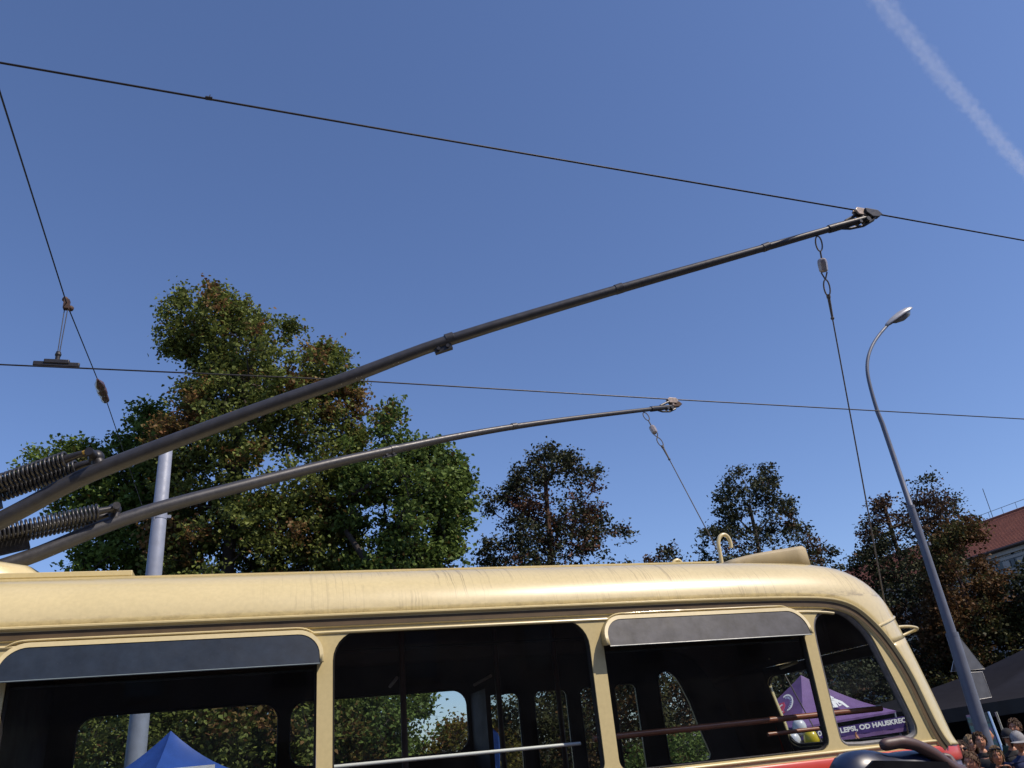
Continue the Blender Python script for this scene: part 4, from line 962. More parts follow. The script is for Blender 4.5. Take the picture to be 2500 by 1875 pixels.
def tree(kind, label, cat, px, Y, trunkpx, mt, bark, nc, nl, size, clr, thick=3.0, rustf=None, group=None, trunk_top=.62, rad=.22, world_poly=None, lean=0, flat=.6, sparse=None, bare=0, hexa=False):
    poly = polyarr(px, Y) if world_poly is None else np.array(world_poly)
    poly = poly.astype(float)
    lo, hi = poly.min(0), poly.max(0); lo[1] = max(lo[1], -1.7)
    tx = ratio(*trunkpx)[0]*Y if trunkpx is not None else (lo[0]+hi[0])/2
    root = empty(kind, (tx, Y, 0), label, cat, group)
    # clump centres
    cs = []
    while len(cs) < nc:
        p_ = lo+rng.random((nc*3, 2))*(hi-lo); p_ = p_[inpoly(p_, poly)]; d = edgedist(p_, poly)
        keep = d > .02; p_ = p_[keep]; d = d[keep]
        if sparse is not None:
            q_ = np.array([noise.noise(Vector((a_*.42, b_*.42, Y+3.1)))+.55*noise.noise(Vector((a_*1.1, b_*1.1, Y+9.1))) for a_, b_ in p_]); keep = q_ > sparse; p_ = p_[keep]; d = d[keep]
        dep = np.minimum(d*1.1+.3, thick)*(rng.random(len(p_))*2-1)
        cs += [(a_, Y+c_, b_+CAMZ, dd) for (a_, b_), c_, dd in zip(p_, dep, d)]
    cs = np.array(cs[:nc]); C = cs[:, :3]; edge_ = cs[:, 3]
    # limbs: greedy attachment to the nearest node nearer the trunk
    zt = lo[1]+(hi[1]-lo[1])*trunk_top+CAMZ; ttx = tx+lean
    nodes = []; par = []
    for i in range(9):
        t = i/8; nodes.append(np.array([tx+(ttx-tx)*t+.12*math.sin(t*5+Y), Y+.15*math.sin(t*4), zt*t])); par.append(i-1)
    order = np.argsort(np.abs(C[:, 0]-ttx)*1.2+np.abs(C[:, 1]-Y)+np.maximum(0, C[:, 2]-zt)+np.maximum(0, zt*.35-C[:, 2]))
    tipidx = []
    sel = order if len(order) < 420 else order[np.sort(rng.choice(len(order), 420, replace=False))]
    for ci in sel:
        c = C[ci]; A_ = np.array(nodes); dv = c-A_; dist = np.linalg.norm(dv, axis=1)+np.where(dv[:, 2] < -.1, -dv[:, 2]*2.0, 0)+np.where(np.arange(len(A_)) < 3, 2.0, 0); j = int(np.argmin(dist))
        p0 = nodes[j]; L = np.linalg.norm(c-p0); prev = j
        m_ = max(1, int(L/.8))
        for q_ in range(1, m_+1):
            t = q_/m_; pp = p0+(c-p0)*t; pp = pp+np.array([0, 0, .12*L*math.sin(math.pi*t)*.6])+rng.normal(size=3)*.05*min(L, 1.5)*(t < 1); nodes.append(pp); par.append(prev); prev = len(nodes)-1
        tipidx.append(prev)
    w = np.zeros(len(nodes))
    for i in tipidx: w[i] += 1
    for i in range(len(nodes)-1, 0, -1):
        if par[i] >= 0: w[par[i]] += w[i]
    R = rad*np.power(np.maximum(w, .3)/max(w.max(), 1), .52); R = np.maximum(R, .009)
    for i in range(9): R[i] = max(R[i], rad*(1-.5*i/8))
    R[0] *= 1.35
    vs = []; fs = []; ns = 5
    for i in range(1, len(nodes)):
        a_, b_ = nodes[par[i]], nodes[i]; t = b_-a_; L = np.linalg.norm(t)
        if L < 1e-5: continue
        t = t/L; u = np.cross(t, [0, 0, 1.0] if abs(t[2]) < .9 else [1.0, 0, 0]); u /= np.linalg.norm(u); v_ = np.cross(t, u); k_ = 9 if R[i] > .07 else ns; b0 = len(vs)
        r0 = min(R[par[i]], R[i]*1.35) if i > 8 else R[par[i]]
        for P0, r_ in ((a_-t*r0*.3, r0), (b_, R[i])):
            for j in range(k_): q_ = 2*math.pi*j/k_; vs.append(tuple(P0+u*math.cos(q_)*r_+v_*math.sin(q_)*r_))
        for j in range(k_): fs.append((b0+j, b0+(j+1) % k_, b0+k_+(j+1) % k_, b0+k_+j))
    mb_ = MB(); mb_.add(vs, fs); mb_.build('trunk', bark, root, 60)
    # leaves sit along short twigs that fan out of every clump
    nt = 7; per = max(3, nl/(nc*nt)); TN = nc*nt
    ci = np.repeat(np.arange(nc), nt); keep_ = np.ones(TN, bool)
    if bare: keep_ = rng.random(nc)[ci] > bare
    dd = rng.normal(size=(TN, 3)); dd[:, 2] = dd[:, 2]*flat+.25; dd /= np.linalg.norm(dd, axis=1)[:, None]
    out_ = C[ci]-np.array([ttx, Y, zt*.55+.2*0]); out_ /= np.maximum(np.linalg.norm(out_, axis=1), .5)[:, None]; dd = dd+out_*.45; dd /= np.linalg.norm(dd, axis=1)[:, None]
    Lt = clr*(.7+1.0*rng.random(TN)); Lt = np.minimum(Lt, .5*clr+edge_[ci]*1.1+.18)
    tips = C[ci]+dd*Lt[:, None]; tips[:, 2] -= .12*Lt
    tv = []; tf = []
    for q_ in range(0, TN, 1 if TN < 3000 else 2):
        a_, b_ = C[ci[q_]], tips[q_]; b0 = len(tv); tv += [tuple(a_), tuple(a_+[.010, 0, .008]), tuple(a_+[0, .010, -.006]), tuple(b_)]; tf += [(b0, b0+1, b0+3), (b0+1, b0+2, b0+3), (b0+2, b0, b0+3)]
    mt_ = MB(); mt_.add(tv, tf); o_ = mt_.build('twigs', bark, root); o_['kind'] = 'stuff'
    cnt = rng.poisson(per, TN)*keep_; idt = np.repeat(np.arange(TN), cnt); idx = ci[idt]; n = len(idt)
    u_ = rng.random(n)**.75
    Lc = C[idx]+(tips[idt]-C[idx])*(u_*1.08)[:, None]+rng.normal(size=(n, 3))*np.array([1, 1, .7])*(.055+.10*rng.random(n))[:, None]
    ctone = rng.random(nc)*.35; ttone = rng.random(TN)*.3; tone = np.clip(ctone[idx]+ttone[idt]+rng.random(n)*.4, 0, 1)
    rn = np.array([noise.noise(Vector((c[0]*.35, c[1]*.35, c[2]*.45+Y))) for c in C])
    rc = np.zeros(nc)
    if rustf: base, amt = rustf; rc = (rn+rng.normal(size=nc)*.16 > base)*amt
    rust = np.clip(rc[idx]*(.5+.6*rng.random(n))+(rng.random(n) < .03)*.8*(rustf is not None), 0, 1)
    leaves_mesh('crown', Lc, tone, rust, size, mt, root, hexa)
    return root
GA = leafmat('leaf_light_green', (.040, .065, .016), (.14, .20, .045), (.20, .11, .03), .35)
GB = leafmat('leaf_maple', (.034, .046, .015), (.16, .19, .048), (.26, .125, .055), .3)
GC = leafmat('leaf_oak', (.034, .060, .018), (.125, .18, .045), (.17, .09, .03), .3)
GD = leafmat('leaf_dark', (.018, .021, .014), (.055, .062, .032), (.14, .065, .045), .15)
GR = leafmat('leaf_rusty', (.022, .026, .013), (.065, .066, .024), (.18, .085, .038), .2)
GY = leafmat('leaf_yellowing', (.03, .03, .010), (.14, .12, .02), (.28, .11, .03), .35)
A_px = [(50, 1160), (80, 1108), (130, 1092), (215, 1096), (262, 1128), (310, 1062), (340, 1010), (400, 1000), (430, 1100), (440, 1880), (0, 1880), (0, 1700), (110, 1600), (170, 1480), (190, 1400), (172, 1372), (205, 1330), (190, 1285), (120, 1238), (95, 1215), (150, 1195), (120, 1170), (80, 1185)]
B_px = [(484, 894), (444, 872), (417, 872), (395, 832), (408, 809), (395, 751), (439, 720), (502, 702), (546, 716), (591, 729), (604, 760), (635, 778), (662, 780), (698, 783), (729, 805), (729, 836), (796, 849), (832, 867), (858, 894), (867, 930), (880, 992), (880, 1081), (870, 1260), (890, 1400), (905, 1880), (380, 1880), (375, 1400), (370, 1100), (374, 1032), (372, 1005), (399, 970), (439, 952), (479, 930)]
C_px = [(850, 1020), (880, 990), (925, 992), (965, 992), (968, 1028), (997, 1059), (1001, 1095), (1059, 1090), (1099, 1121), (1130, 1153), (1135, 1188), (1155, 1211), (1139, 1242), (1146, 1291), (1108, 1304), (1117, 1344), (1128, 1367), (1086, 1382), (1070, 1430), (1050, 1520), (1045, 1640), (1030, 1680), (1062, 1705), (1080, 1745), (1100, 1800), (1110, 1880), (800, 1880), (830, 1400)]
D_px = [(1333, 1088), (1365, 1101), (1410, 1122), (1414, 1149), (1440, 1160), (1466, 1143), (1471, 1168), (1469, 1206), (1478, 1231), (1456, 1261), (1483, 1259), (1504, 1286), (1530, 1305), (1538, 1345), (1553, 1362), (1575, 1400), (1590, 1880), (1200, 1880), (1190, 1400), (1184, 1373), (1180, 1341), (1190, 1309), (1215, 1293), (1215, 1265), (1184, 1236), (1200, 1198), (1245, 1210), (1245, 1164), (1251, 1145), (1274, 1139), (1289, 1128), (1304, 1105)]
E_px = [(1798, 1141), (1820, 1163), (1838, 1175), (1852, 1163), (1860, 1138), (1895, 1138), (1905, 1176), (1882, 1201), (1895, 1229), (1936, 1223), (1940, 1270), (1948, 1289), (1973, 1289), (1989, 1323), (1990, 1355), (2000, 1400), (2010, 1880), (1560, 1880), (1570, 1400), (1577, 1370), (1603, 1361), (1632, 1338), (1645, 1336), (1688, 1317), (1713, 1317), (1732, 1279), (1757, 1292), (1782, 1285), (1760, 1260), (1751, 1229), (1760, 1201), (1776, 1173), (1788, 1151)]
F_px = [(1985, 1385), (2000, 1350), (2012, 1328), (2025, 1345), (2036, 1380), (2060, 1400), (2070, 1880), (1960, 1880)]
G_px = [(2170, 1122), (2199, 1131), (2207, 1165), (2233, 1172), (2260, 1170), (2267, 1194), (2291, 1196), (2318, 1204), (2323, 1245), (2318, 1280), (2340, 1320), (2350, 1500), (2340, 1880), (2050, 1880), (2070, 1500), (2060, 1400), (2078, 1389), (2096, 1356), (2122, 1346), (2101, 1317), (2130, 1307), (2115, 1274), (2139, 1266), (2139, 1228), (2158, 1223), (2185, 1206), (2168, 1160)]
H_px = [(2322, 1280), (2336, 1276), (2352, 1288), (2376, 1272), (2384, 1292), (2392, 1325), (2400, 1350), (2398, 1384), (2422, 1412), (2430, 1452), (2445, 1478), (2490, 1494), (2560, 1512), (2560, 1880), (2290, 1880), (2280, 1450), (2285, 1330)]
I_px = [(2484, 1420), (2496, 1400), (2530, 1370), (2620, 1360), (2640, 1500), (2600, 1560), (2530, 1520), (2500, 1495), (2480, 1460)]
tree('locust_tree', 'light green feathery tree at the far left behind the trolley pole springs', 'tree', A_px, 31, (200, 1500), GA, BARK, 1000, 70000, .13, .62, 2.2, (.42, .7), trunk_top=.6, flat=.5, sparse=-.45)
tree('maple_tree', 'tallest tree, green with rust-brown patches, behind the grey mast', 'tree', B_px, 28, (560, 1400), GB, BARK, 1900, 125000, .120, .50, 2.8, (.27, .9), trunk_top=.78, rad=.3, sparse=-.33, bare=.09, hexa=True)
tree('maple_tree', 'lower dense dark green maple filling the gap below the tallest tree', 'tree', [(370, 1290), (430, 1220), (560, 1250), (700, 1200), (820, 1260), (880, 1330), (900, 1500), (900, 1880), (360, 1880)], 31, (640, 1500), GB, BARK, 600, 32000, .14, .6, 1.8, (.40, .8), trunk_top=.7, rad=.15)
tree('oak_tree', 'round green tree with open branches to the right of the tallest tree', 'tree', C_px, 26, (840, 1500), GC, BARK, 1000, 52000, .13, .50, 2.6, (.45, .8), trunk_top=.45, rad=.24, sparse=-.30, bare=.05, hexa=True)
tree('lime_tree', 'dark cone-shaped tree standing alone above the middle of the roof', 'tree', D_px, 34, (1350, 1400), GD, BARK2, 1300, 50000, .13, .46, 2.4, (.25, 1.0), trunk_top=.92, rad=.19, sparse=-.17, bare=.04)
tree('lime_tree', 'dark two-topped tree behind the pole hook at the rear of the roof', 'tree', E_px, 35, (1860, 1400), GD, BARK, 1250, 50000, .13, .46, 2.4, (.42, .8), trunk_top=.85, rad=.17, sparse=-.18, bare=.04)
tree('small_tree', 'small dark pointed treetop just right of the roof vent', 'tree', F_px, 36, (2014, 1500), GD, BARK, 170, 8500, .135, .42, 1.2, (.4, .8), trunk_top=.9, rad=.08)
tree('lime_tree', 'dark ragged tree behind the street lamp', 'tree', G_px, 30, (2235, 1500), GD, BARK, 1250, 48000, .12, .44, 2.4, (.18, .75), trunk_top=.85, rad=.17, sparse=-.13, bare=.04)
tree('beech_tree', 'dense rust-brown tree in front of the red-roofed building', 'tree', H_px, 26, (2400, 1600), GR, BARK2, 1200, 64000, .11, .44, 2.6, (-.12, .85), trunk_top=.7, rad=.2, sparse=-.36)
tree('small_tree', 'dark tree reaching in at the right edge in front of the grey facade', 'tree', I_px, 24, (2560, 1500), GD, BARK, 160, 8000, .125, .45, 1.5, (.3, .8), trunk_top=.7, rad=.12)
# bushes and undergrowth behind the trolleybus, seen through its windows
def bush(label, x0, x1, h, Y, mt, n, rustf=None, size=.13, cat='shrub', group=None):
    w_ = x1-x0; wp = [(x0, -1.8), (x1, -1.8), (x1+.2, -1.0), (x1, h-2-.7), (x1-.2*w_, h-2-.15), (x0+.5*w_, h-2), (x0+.2*w_, h-2-.2), (x0, h-2-.8), (x0-.2, -1.0)]
    return tree('bush', label, cat, None, Y, None, mt, BARK, max(40, n//45), int(n*1.5), size*.74, .42, 1.6, rustf, group, world_poly=wp, trunk_top=.5, rad=.06)
bush('green bush seen through the narrow front pane at the far left', -7.5, -3.6, 4.0, 18.5, GA, 9000, (.45, .9))
bush('leafy bush with yellowing leaves left of the grey mast', -4.0, -1.0, 4.3, 22.5, GB, 9000, (.30, .9))
bush('green maple bush right of the blue tent', -1.2, 2.4, 4.6, 22.0, GB, 13000, (.42, .9), .15)
bush('dark green bush behind the middle window', 1.6, 4.4, 4.1, 23.0, GC, 12000, (.45, .9))
bush('yellow and rust coloured bush seen through the middle window', 4.3, 6.6, 2.95, 21.5, GY, 9000, (.05, .9), .10)
bush('low dark hedge bush seen through the folding doors', 6.4, 9.4, 3.5, 23.5, GR, 9000, (.25, .8))
bush('brownish bush seen through the rear door panes', 9.0, 12.4, 4.4, 24.5, GR, 10000, (.1, .8))
bush('bright green ivy bush at the foot of the trees behind the rear side window', 8.2, 13.4, 2.1, 19.5, GC, 9000, None, .11)
bush('shadowy bush behind the purple tent', 13.5, 17.5, 4.6, 26.0, GR, 9000, (.2, .8))
bush('dark bush between the purple tent and the lamp post', 17.0, 22.0, 4.2, 25.5, GD, 8000, (.3, .8))
bush('dark hedge bush behind the black tent', 24.0, 30.5, 4.5, 27.5, GD, 7000, (.3, .8))

# ================================================================ PEOPLE
def skin_mesh(verts, edges, radii, root, lv=1):
    me = bpy.data.meshes.new('sk'); me.from_pydata([tuple(v) for v in verts], edges, []); o_ = bpy.data.objects.new('sk', me); sc.collection.objects.link(o_)
    md = o_.modifiers.new('k', 'SKIN'); md.use_smooth_shade = True; md.branch_smoothing = .4
    sv = me.skin_vertices[0].data
    for i, r in enumerate(radii): sv[i].radius = (r, r) if not hasattr(r, '__len__') else r; sv[i].use_root = i == root
    if lv: s_ = o_.modifiers.new('s', 'SUBSURF'); s_.levels = lv; s_.render_levels = lv
    dg = bpy.context.evaluated_depsgraph_get(); dg.update(); out = bpy.data.meshes.new_from_object(o_.evaluated_get(dg)); bpy.data.objects.remove(o_); return out
SKIN = {}
def skinmat(c):
    if c not in SKIN:
        k = N('skin'); k.l(k.ramp(k.noise(k.co(), 14, 4), [(.3, tuple(q*.88 for q in c)), (.7, c)]), k.p.inputs['Base Color']); k.p.inputs['Roughness'].default_value = .48
        k.p.inputs['Subsurface Weight'].default_value = .12; k.p.inputs['Subsurface Radius'].default_value = (.02, .008, .004); k.p.inputs['Subsurface Scale'].default_value = .5; SKIN[c] = k.m
    return SKIN[c]
def headverts(c, R, s=1.0):
    """a face: skull, brow, nose, lips, chin, ears; front is local +Y"""
    vs = []; n, m_ = 34, 26
    for i in range(m_+1):
        p_ = math.pi*(i+.01)/(m_+.02)
        for j in range(n):
            a_ = 2*math.pi*j/n; d = Vector((math.sin(p_)*math.sin(a_), math.sin(p_)*math.cos(a_), math.cos(p_)))
            x, y, z_ = d.x*.078, d.y*.098, d.z*.118
            if z_ < -.01: k_ = 1-(-z_-.01)*2.6; x *= max(.62, k_); y *= 1-(-z_-.01)*(1.0 if y > 0 else 3.4)
            if y > 0:
                f = max(0, d.y)**2
                def g_(cx, cz, sx, sz): return math.exp(-((x-cx)/sx)**2-((z_-cz)/sz)**2)
                y += .024*g_(0, -.022, .012, .020)*f+.012*g_(0, .0, .009, .022)*f+.007*g_(0, .034, .05, .012)*f
                y -= .012*(g_(.030, .008, .018, .013)+g_(-.030, .008, .018, .013))*f
                y += .006*g_(0, -.060, .022, .008)*f-.005*g_(0, -.047, .02, .005)*f+.010*g_(0, -.095, .022, .015)*f+.004*(g_(.045, -.02, .02, .02)+g_(-.045, -.02, .02, .02))*f
            e_ = math.exp(-((y+.008)/.016)**2-((z_+.004)/.026)**2)*(abs(d.x)**4); x += .016*e_*(1 if x > 0 else -1)
            vs.append(c+R @ (Vector((x, y, z_))*s))
    fs = [(i*n+j, i*n+(j+1) % n, (i+1)*n+(j+1) % n, (i+1)*n+j) for i in range(m_) for j in range(n)]
    return vs, fs
def person(label, loc, face, H, skin, shirt, trousers, hair, haircol, arms='down', cap=None, glasses=False, extra=None, group=None, yaw=0, tilt=0, sleeves=True):
    k_ = H/1.8; root = empty('person', (loc[0], loc[1], 0), label, 'person', group, 0)
    Rz = Matrix.Rotation(face, 3, 'Z')
    def W(x, y, z_): return Rz @ (Vector((x, y, z_))*k_)
    Vt, Ed, Ra = [], [], []
    def chain(pts, rad, start=None):
        prev = start; ids = []
        for p_, r in zip(pts, rad):
            Vt.append(p_); Ra.append(r*k_ if not hasattr(r, '__len__') else (r[0]*k_, r[1]*k_)); i = len(Vt)-1
            if prev is not None: Ed.append((prev, i))
            prev = i; ids.append(i)
        return ids
    tor = chain([W(0, 0, .96), W(0, .0, 1.10), W(0, .01, 1.25), W(0, .01, 1.38), W(0, 0, 1.47), W(0, .005, 1.54), W(0, .02, 1.60)], [(.155, .11), (.135, .10), (.15, .11), (.165, .11), (.10, .08), .055, .055])
    garms = []
    for sd in (-1, 1):
        lg = chain([W(.095*sd, 0, .86), W(.10*sd, .01, .50), W(.10*sd, -.01, .12), W(.10*sd, -.01, .07), W(.105*sd, .16, .035)], [.088, .058, .042, .042, .035], tor[0])
        if arms == 'down': J = [(.20, 0, 1.42), (.25, -.02, 1.13), (.27, .07, .88)]; pose = 0
        elif arms == 'camera': J = [(.20, .02, 1.43), (.28, .12, 1.22), (.10, .27, 1.50)]
        elif arms == 'up' and sd == 1: J = [(.20, .02, 1.45), (.26, .12, 1.66), (.18, .22, 1.90)]
        elif arms == 'shade' and sd == 1: J = [(.20, .02, 1.44), (.34, .12, 1.52), (.10, .17, 1.68)]
        else: J = [(.20, 0, 1.42), (.25, -.02, 1.13), (.27, .07, .88)]
        P_ = [W(x*sd, y, z_) for x, y, z_ in J]
        ar = chain([P_[0], P_[0].lerp(P_[1], .5), P_[1], P_[1].lerp(P_[2], .5), P_[2]], [.062, .048, .040, .036, .026], tor[3])
        d = (P_[2]-P_[1]).normalized(); sdv = d.cross(Vector((0, 0, 1)) if abs(d.z) < .85 else Rz @ Vector((0, 1, 0))).normalized(); nn = sdv.cross(d)
        palm = chain([P_[2]+d*.045*k_, P_[2]+d*.085*k_], [(.034, .017), (.036, .015)], ar[-1])
        for f_, ln in ((-1.5, .060), (-.5, .074), (.5, .078), (1.5, .068)):
            b0 = P_[2]+d*.09*k_+sdv*(.0185*f_*k_); c1 = nn*(-.35)
            chain([b0, b0+(d*.95+c1*.5)*ln*.5*k_, b0+(d*.7+c1*1.2)*ln*.95*k_], [.0095, .0085, .007], palm[-1])
        tb = P_[2]+d*.04*k_+sdv*(.03*k_); chain([tb, tb+(d*.6+sdv*.8)*.035*k_, tb+(d*.95+sdv*.55)*.065*k_], [.012, .0105, .009], palm[0])
    me = skin_mesh(Vt, Ed, Ra, 0, 1)
    hc = W(0, .03, 1.695); Rh = Rz @ Matrix.Rotation(yaw, 3, 'Z') @ Matrix.Rotation(tilt, 3, 'X')
    hv, hf = headverts(hc, Rh, k_)
    mb_ = MB(); mb_.add([v.co.copy() for v in me.vertices], [tuple(p_.vertices) for p_ in me.polygons]); mb_.add(hv, hf)
    off = Vector(root.location); mb_.v = [tuple(Vector(p_)+off) for p_ in mb_.v]
    mb_.build('body', skinmat(skin), root, 70)
    def garment(name, verts, edges, radii, material):
        m2 = skin_mesh(verts, edges, radii, 0, 1); m3 = MB(); m3.add([v.co+off for v in m2.vertices], [tuple(p_.vertices) for p_ in m2.polygons]); return m3.build(name, material, root, 70)
    # shirt: torso plus upper arms; trousers: pelvis plus legs
    tv = [Vt[i] for i in tor[:5]]; tr = [((Ra[i][0]+.018), (Ra[i][1]+.018)) for i in tor[:5]]; te = [(i, i+1) for i in range(4)]
    tv += [W(0, .002, 1.515), W(0, .004, 1.56)]; tr[3] = (Ra[tor[3]][0]+.026, Ra[tor[3]][1]+.022); tr[4] = (Ra[tor[4]][0]+.050*k_, Ra[tor[4]][1]+.026); tr += [(.085*k_, .078*k_), (.066*k_, .066*k_)]; te += [(4, 5), (5, 6)]
    ai = [i for i in range(len(Vt)) if i not in tor and (tor[3], i) in Ed]
    if sleeves:
        for i in ai:
            b0 = len(tv); tv += [Vt[i], Vt[i+1]]+([Vt[i+2]] if sleeves == 'long' else []); tr += [(Ra[i]+.016,)*2, (Ra[i+1]+.018,)*2]+([(Ra[i+2]+.015,)*2] if sleeves == 'long' else []); te += [(3, b0)]+[(j, j+1) for j in range(b0, len(tv)-1)]
    garment('shirt', tv, te, tr, shirt)
    li = [i for i in range(len(Vt)) if (tor[0], i) in Ed and i != tor[1]]
    tv = [Vt[tor[0]]]; tr = [(Ra[0][0]+.012, Ra[0][1]+.014)]; te = []
    for i in li:
        b0 = len(tv); tv += [Vt[i], Vt[i+1], Vt[i+2]]; tr += [(Ra[i]+.016,)*2, (Ra[i+1]+.02,)*2, (Ra[i+2]+.025,)*2]; te += [(0, b0), (b0, b0+1), (b0+1, b0+2)]
    garment('trousers', tv, te, tr, trousers)
    def hp_(x, y, z_): return hc+Rh @ (Vector((x, y, z_))*k_)+off
    eye = MB()
    for s_ in (-1, 1): eye.ball(hp_(s_*.030, .0825, .006), (.010*k_, .006*k_, .0055*k_), 8, 6, Rh)
    eye.build('eyes', mat('eye', (.03, .02, .015), .2), root, 60)
    mo = MB(); mo.ball(hp_(0, .0925, -.056), (.020*k_, .007*k_, .0055*k_), 10, 6, Rh); mo.build('lips', mat('lips', (.26, .09, .07), .5), root, 60)
    br = MB()
    for s_ in (-1, 1): br.tube([hp_(s_*.014, .097, .024), hp_(s_*.030, .096, .029), hp_(s_*.046, .086, .024)], .0035*k_, 5)
    br.build('eyebrows', mat('brow', tuple(q*.6 for q in haircol), .8), root, 60)
    haircol = tuple(q*.55 for q in haircol); HM = mat('hair', haircol, .55, 0, .35, 60, bump=.6, bscale=160, spec=.15)
    if hair != 'bald':
        mh = MB(); rows_ = []
        for i in range(13):
            p_ = math.pi*(i/12)*(.62 if hair == 'short' else .74); row = []
            for j in range(28):
                a_ = 2*math.pi*j/28; front = max(0, math.cos(a_)); pe = min(p_, math.pi*(.62-.34*front**1.2 if hair == 'short' else .70-.42*front**1.5)); wv = 1+.045*math.sin(j*3.1+i*1.3)+.05*(noise.noise(Vector((j*.9, i*.7, H*9)))); pe = pe*(1+.07*noise.noise(Vector((j*.8, 5.5, H*7))))
                row.append(hp_(math.sin(pe)*math.sin(a_)*.087*wv, math.sin(pe)*math.cos(a_)*.106*wv-.004, math.cos(pe)*.128*wv+.002))
            rows_.append(row)
        mh.grid(rows_, True)
        for _q in range(110):
            a_ = rng.random()*2*math.pi; front = max(0, math.cos(a_)); lim = math.pi*(.60-.32*front**1.2 if hair == 'short' else .68-.40*front**1.5); pe = lim*math.sqrt(rng.random()); p2 = min(pe+.28, lim+.22)
            da = rng.normal()*.22
            q0 = hp_(math.sin(pe)*math.sin(a_)*.088, math.sin(pe)*math.cos(a_)*.107-.004, math.cos(pe)*.130+.002); q1 = hp_(math.sin(p2)*math.sin(a_+da)*.100, math.sin(p2)*math.cos(a_+da)*.118-.004, math.cos(p2)*.138+.004)
            mh.tube([q0, q0.lerp(q1, .5)+Vector((0, 0, .006*k_)), q1], [.007*k_, .007*k_, .002*k_], 4)
        if hair == 'long':
            for j in range(26):
                a_ = math.radians(60+240*j/25); x, y = math.sin(a_)*.082, math.cos(a_)*.10; L = .20+.07*rng.random()
                mh.tube([hp_(x, y, .03), hp_(x*1.12, y*1.05-.005, -.06), hp_(x*1.18+.008*math.sin(j), y*.9-.01, -.13), hp_(x*1.05, y*.8-.015, -.13-L*.5)], [.016*k_, .018*k_, .016*k_, .006*k_], 6)
        if hair == 'bun': mh.ball(hp_(0, -.115, .05), .042*k_, 10, 8)
        mh.build('hair', HM, root, 60)
    if cap is not None:
        mc = MB(); rows_ = [[hp_(math.sin(p_)*math.sin(2*math.pi*j/24)*.093, math.sin(p_)*math.cos(2*math.pi*j/24)*.112, math.cos(p_)*.115+.028) for j in range(24)] for p_ in [math.pi*.5*i/8 for i in range(9)]]
        mc.grid(rows_, True); mc.grid([[hp_(math.sin(a_)*r_*.84, .085*math.cos(a_)+math.cos(a_)*(r_-.09)*1.4+.012, .035-(r_-.09)*.35) for a_ in [math.radians(-62+124*j/12) for j in range(13)]] for r_ in (.09, .115, .145)]); mc.build('cap', cap, root, 50)
    if glasses:
        mg = MB(); zg = .006 if glasses is True else .085; yg = .098 if glasses is True else .085
        for s_ in (-1, 1): mg.ball(hp_(s_*.033, yg, zg), (.029*k_, .009*k_, .021*k_), 14, 8, Rh); mg.tube([hp_(s_*.06, yg-.012, zg+.006), hp_(s_*.085, .0, zg+.004)], .003*k_, 5)
        mg.tube([hp_(-.01, yg+.006, zg+.006), hp_(.01, yg+.006, zg+.006)], .003*k_, 5); mg.build('sunglasses', mat('dark_lens', (.012, .010, .010), .08), root, 60)
    return root, W, hc, Rh
def at_az(u, v, zhead):
    r = ratio(u, v); s_ = (zhead-CAMZ)/r[2]; return r[0]*s_, r[1]*s_
CL = lambda n, c: mat(n, c, .85, 0, .2, 12, bump=.2, bscale=120)
WS = (.56, .27, .16); TAN = (.47, .21, .11); PALE = (.60, .33, .21)
gp = 'crowd watching behind the trolleybus'
def put(u, v, H):   # head centre seen at u, v for a person of height H
    r = ratio(u, v); zh = 1.695*H/1.8; return zh, r
def place(u, v, R0, label, *a_, **k_):
    """distance R0 fixed; height follows from where the head is seen"""
    r = ratio(u, v); h = math.hypot(r[0], r[1]); x, y, z_ = r[0]/h*R0, r[1]/h*R0, r[2]/h*R0+CAMZ; H = z_/1.695*1.8
    return person(label, (x, y), *a_[:1], H, *a_[1:], group=gp, **k_), H
fl = math.radians(90+35)      # facing roughly towards the trolleybus and the camera
BLK = CL('black_fabric', (.015, .015, .017)); NAVY = CL('navy_fabric', (.02, .03, .09)); DEN = CL('denim', (.04, .06, .12)); FLO = CL('mustard_floral', (.35, .22, .06)); WTE = CL('white_fabric', (.6, .6, .6)); GRY = CL('grey_fabric', (.25, .25, .26)); GRN = CL('dark_green_fabric', (.03, .06, .04))
place(2350, 1832, 13.0, 'woman in dark sunglasses with bare shoulders at the rear corner of the trolleybus', fl, WS, BLK, DEN, 'bun', (.10, .06, .04), glasses=True, sleeves=False, tilt=.15, yaw=.25)
place(2368, 1816, 14.5, 'woman with long blonde hair behind the woman in sunglasses', fl+.5, PALE, WTE, DEN, 'long', (.42, .30, .17), sleeves=True)
place(2393, 1809, 14.2, 'young man with tousled brown hair in a black shirt', fl, WS, BLK, DEN, 'short', (.10, .055, .03), yaw=.3)
place(2412, 1797, 15.6, 'bald man behind the man with tousled hair', fl, TAN, GRY, DEN, 'bald', (.12, .08, .06), yaw=.3)
(pc, W_, hc_, Rh_), Hh = place(2431, 1846, 12.2, 'woman holding a small camera to her face, sunglasses pushed up in her hair', fl+.35, TAN, FLO, DEN, 'bun', (.30, .20, .11), arms='camera', glasses='up')
place(2486, 1812, 12.8, 'bearded man in a pale grey cap and dark shirt at the right edge', fl+.3, TAN, NAVY, DEN, 'short', (.05, .035, .025), cap=GRY, tilt=-.12)
place(2463, 1803, 14.2, 'man in a dark cap half hidden behind the man in the pale cap', fl+.3, TAN, BLK, DEN, 'short', (.05, .035, .025), cap=BLK)
place(2477, 1777, 15.6, 'tall brown-haired man standing at the back of the crowd', fl+.4, WS, GRN, DEN, 'short', (.12, .07, .04), yaw=-.6)
place(2372, 1862, 11.0, 'short woman in an orange top at the front of the crowd', fl+.1, WS, CL('orange_fabric', (.5, .16, .06)), DEN, 'short', (.16, .09, .05), yaw=-.3)
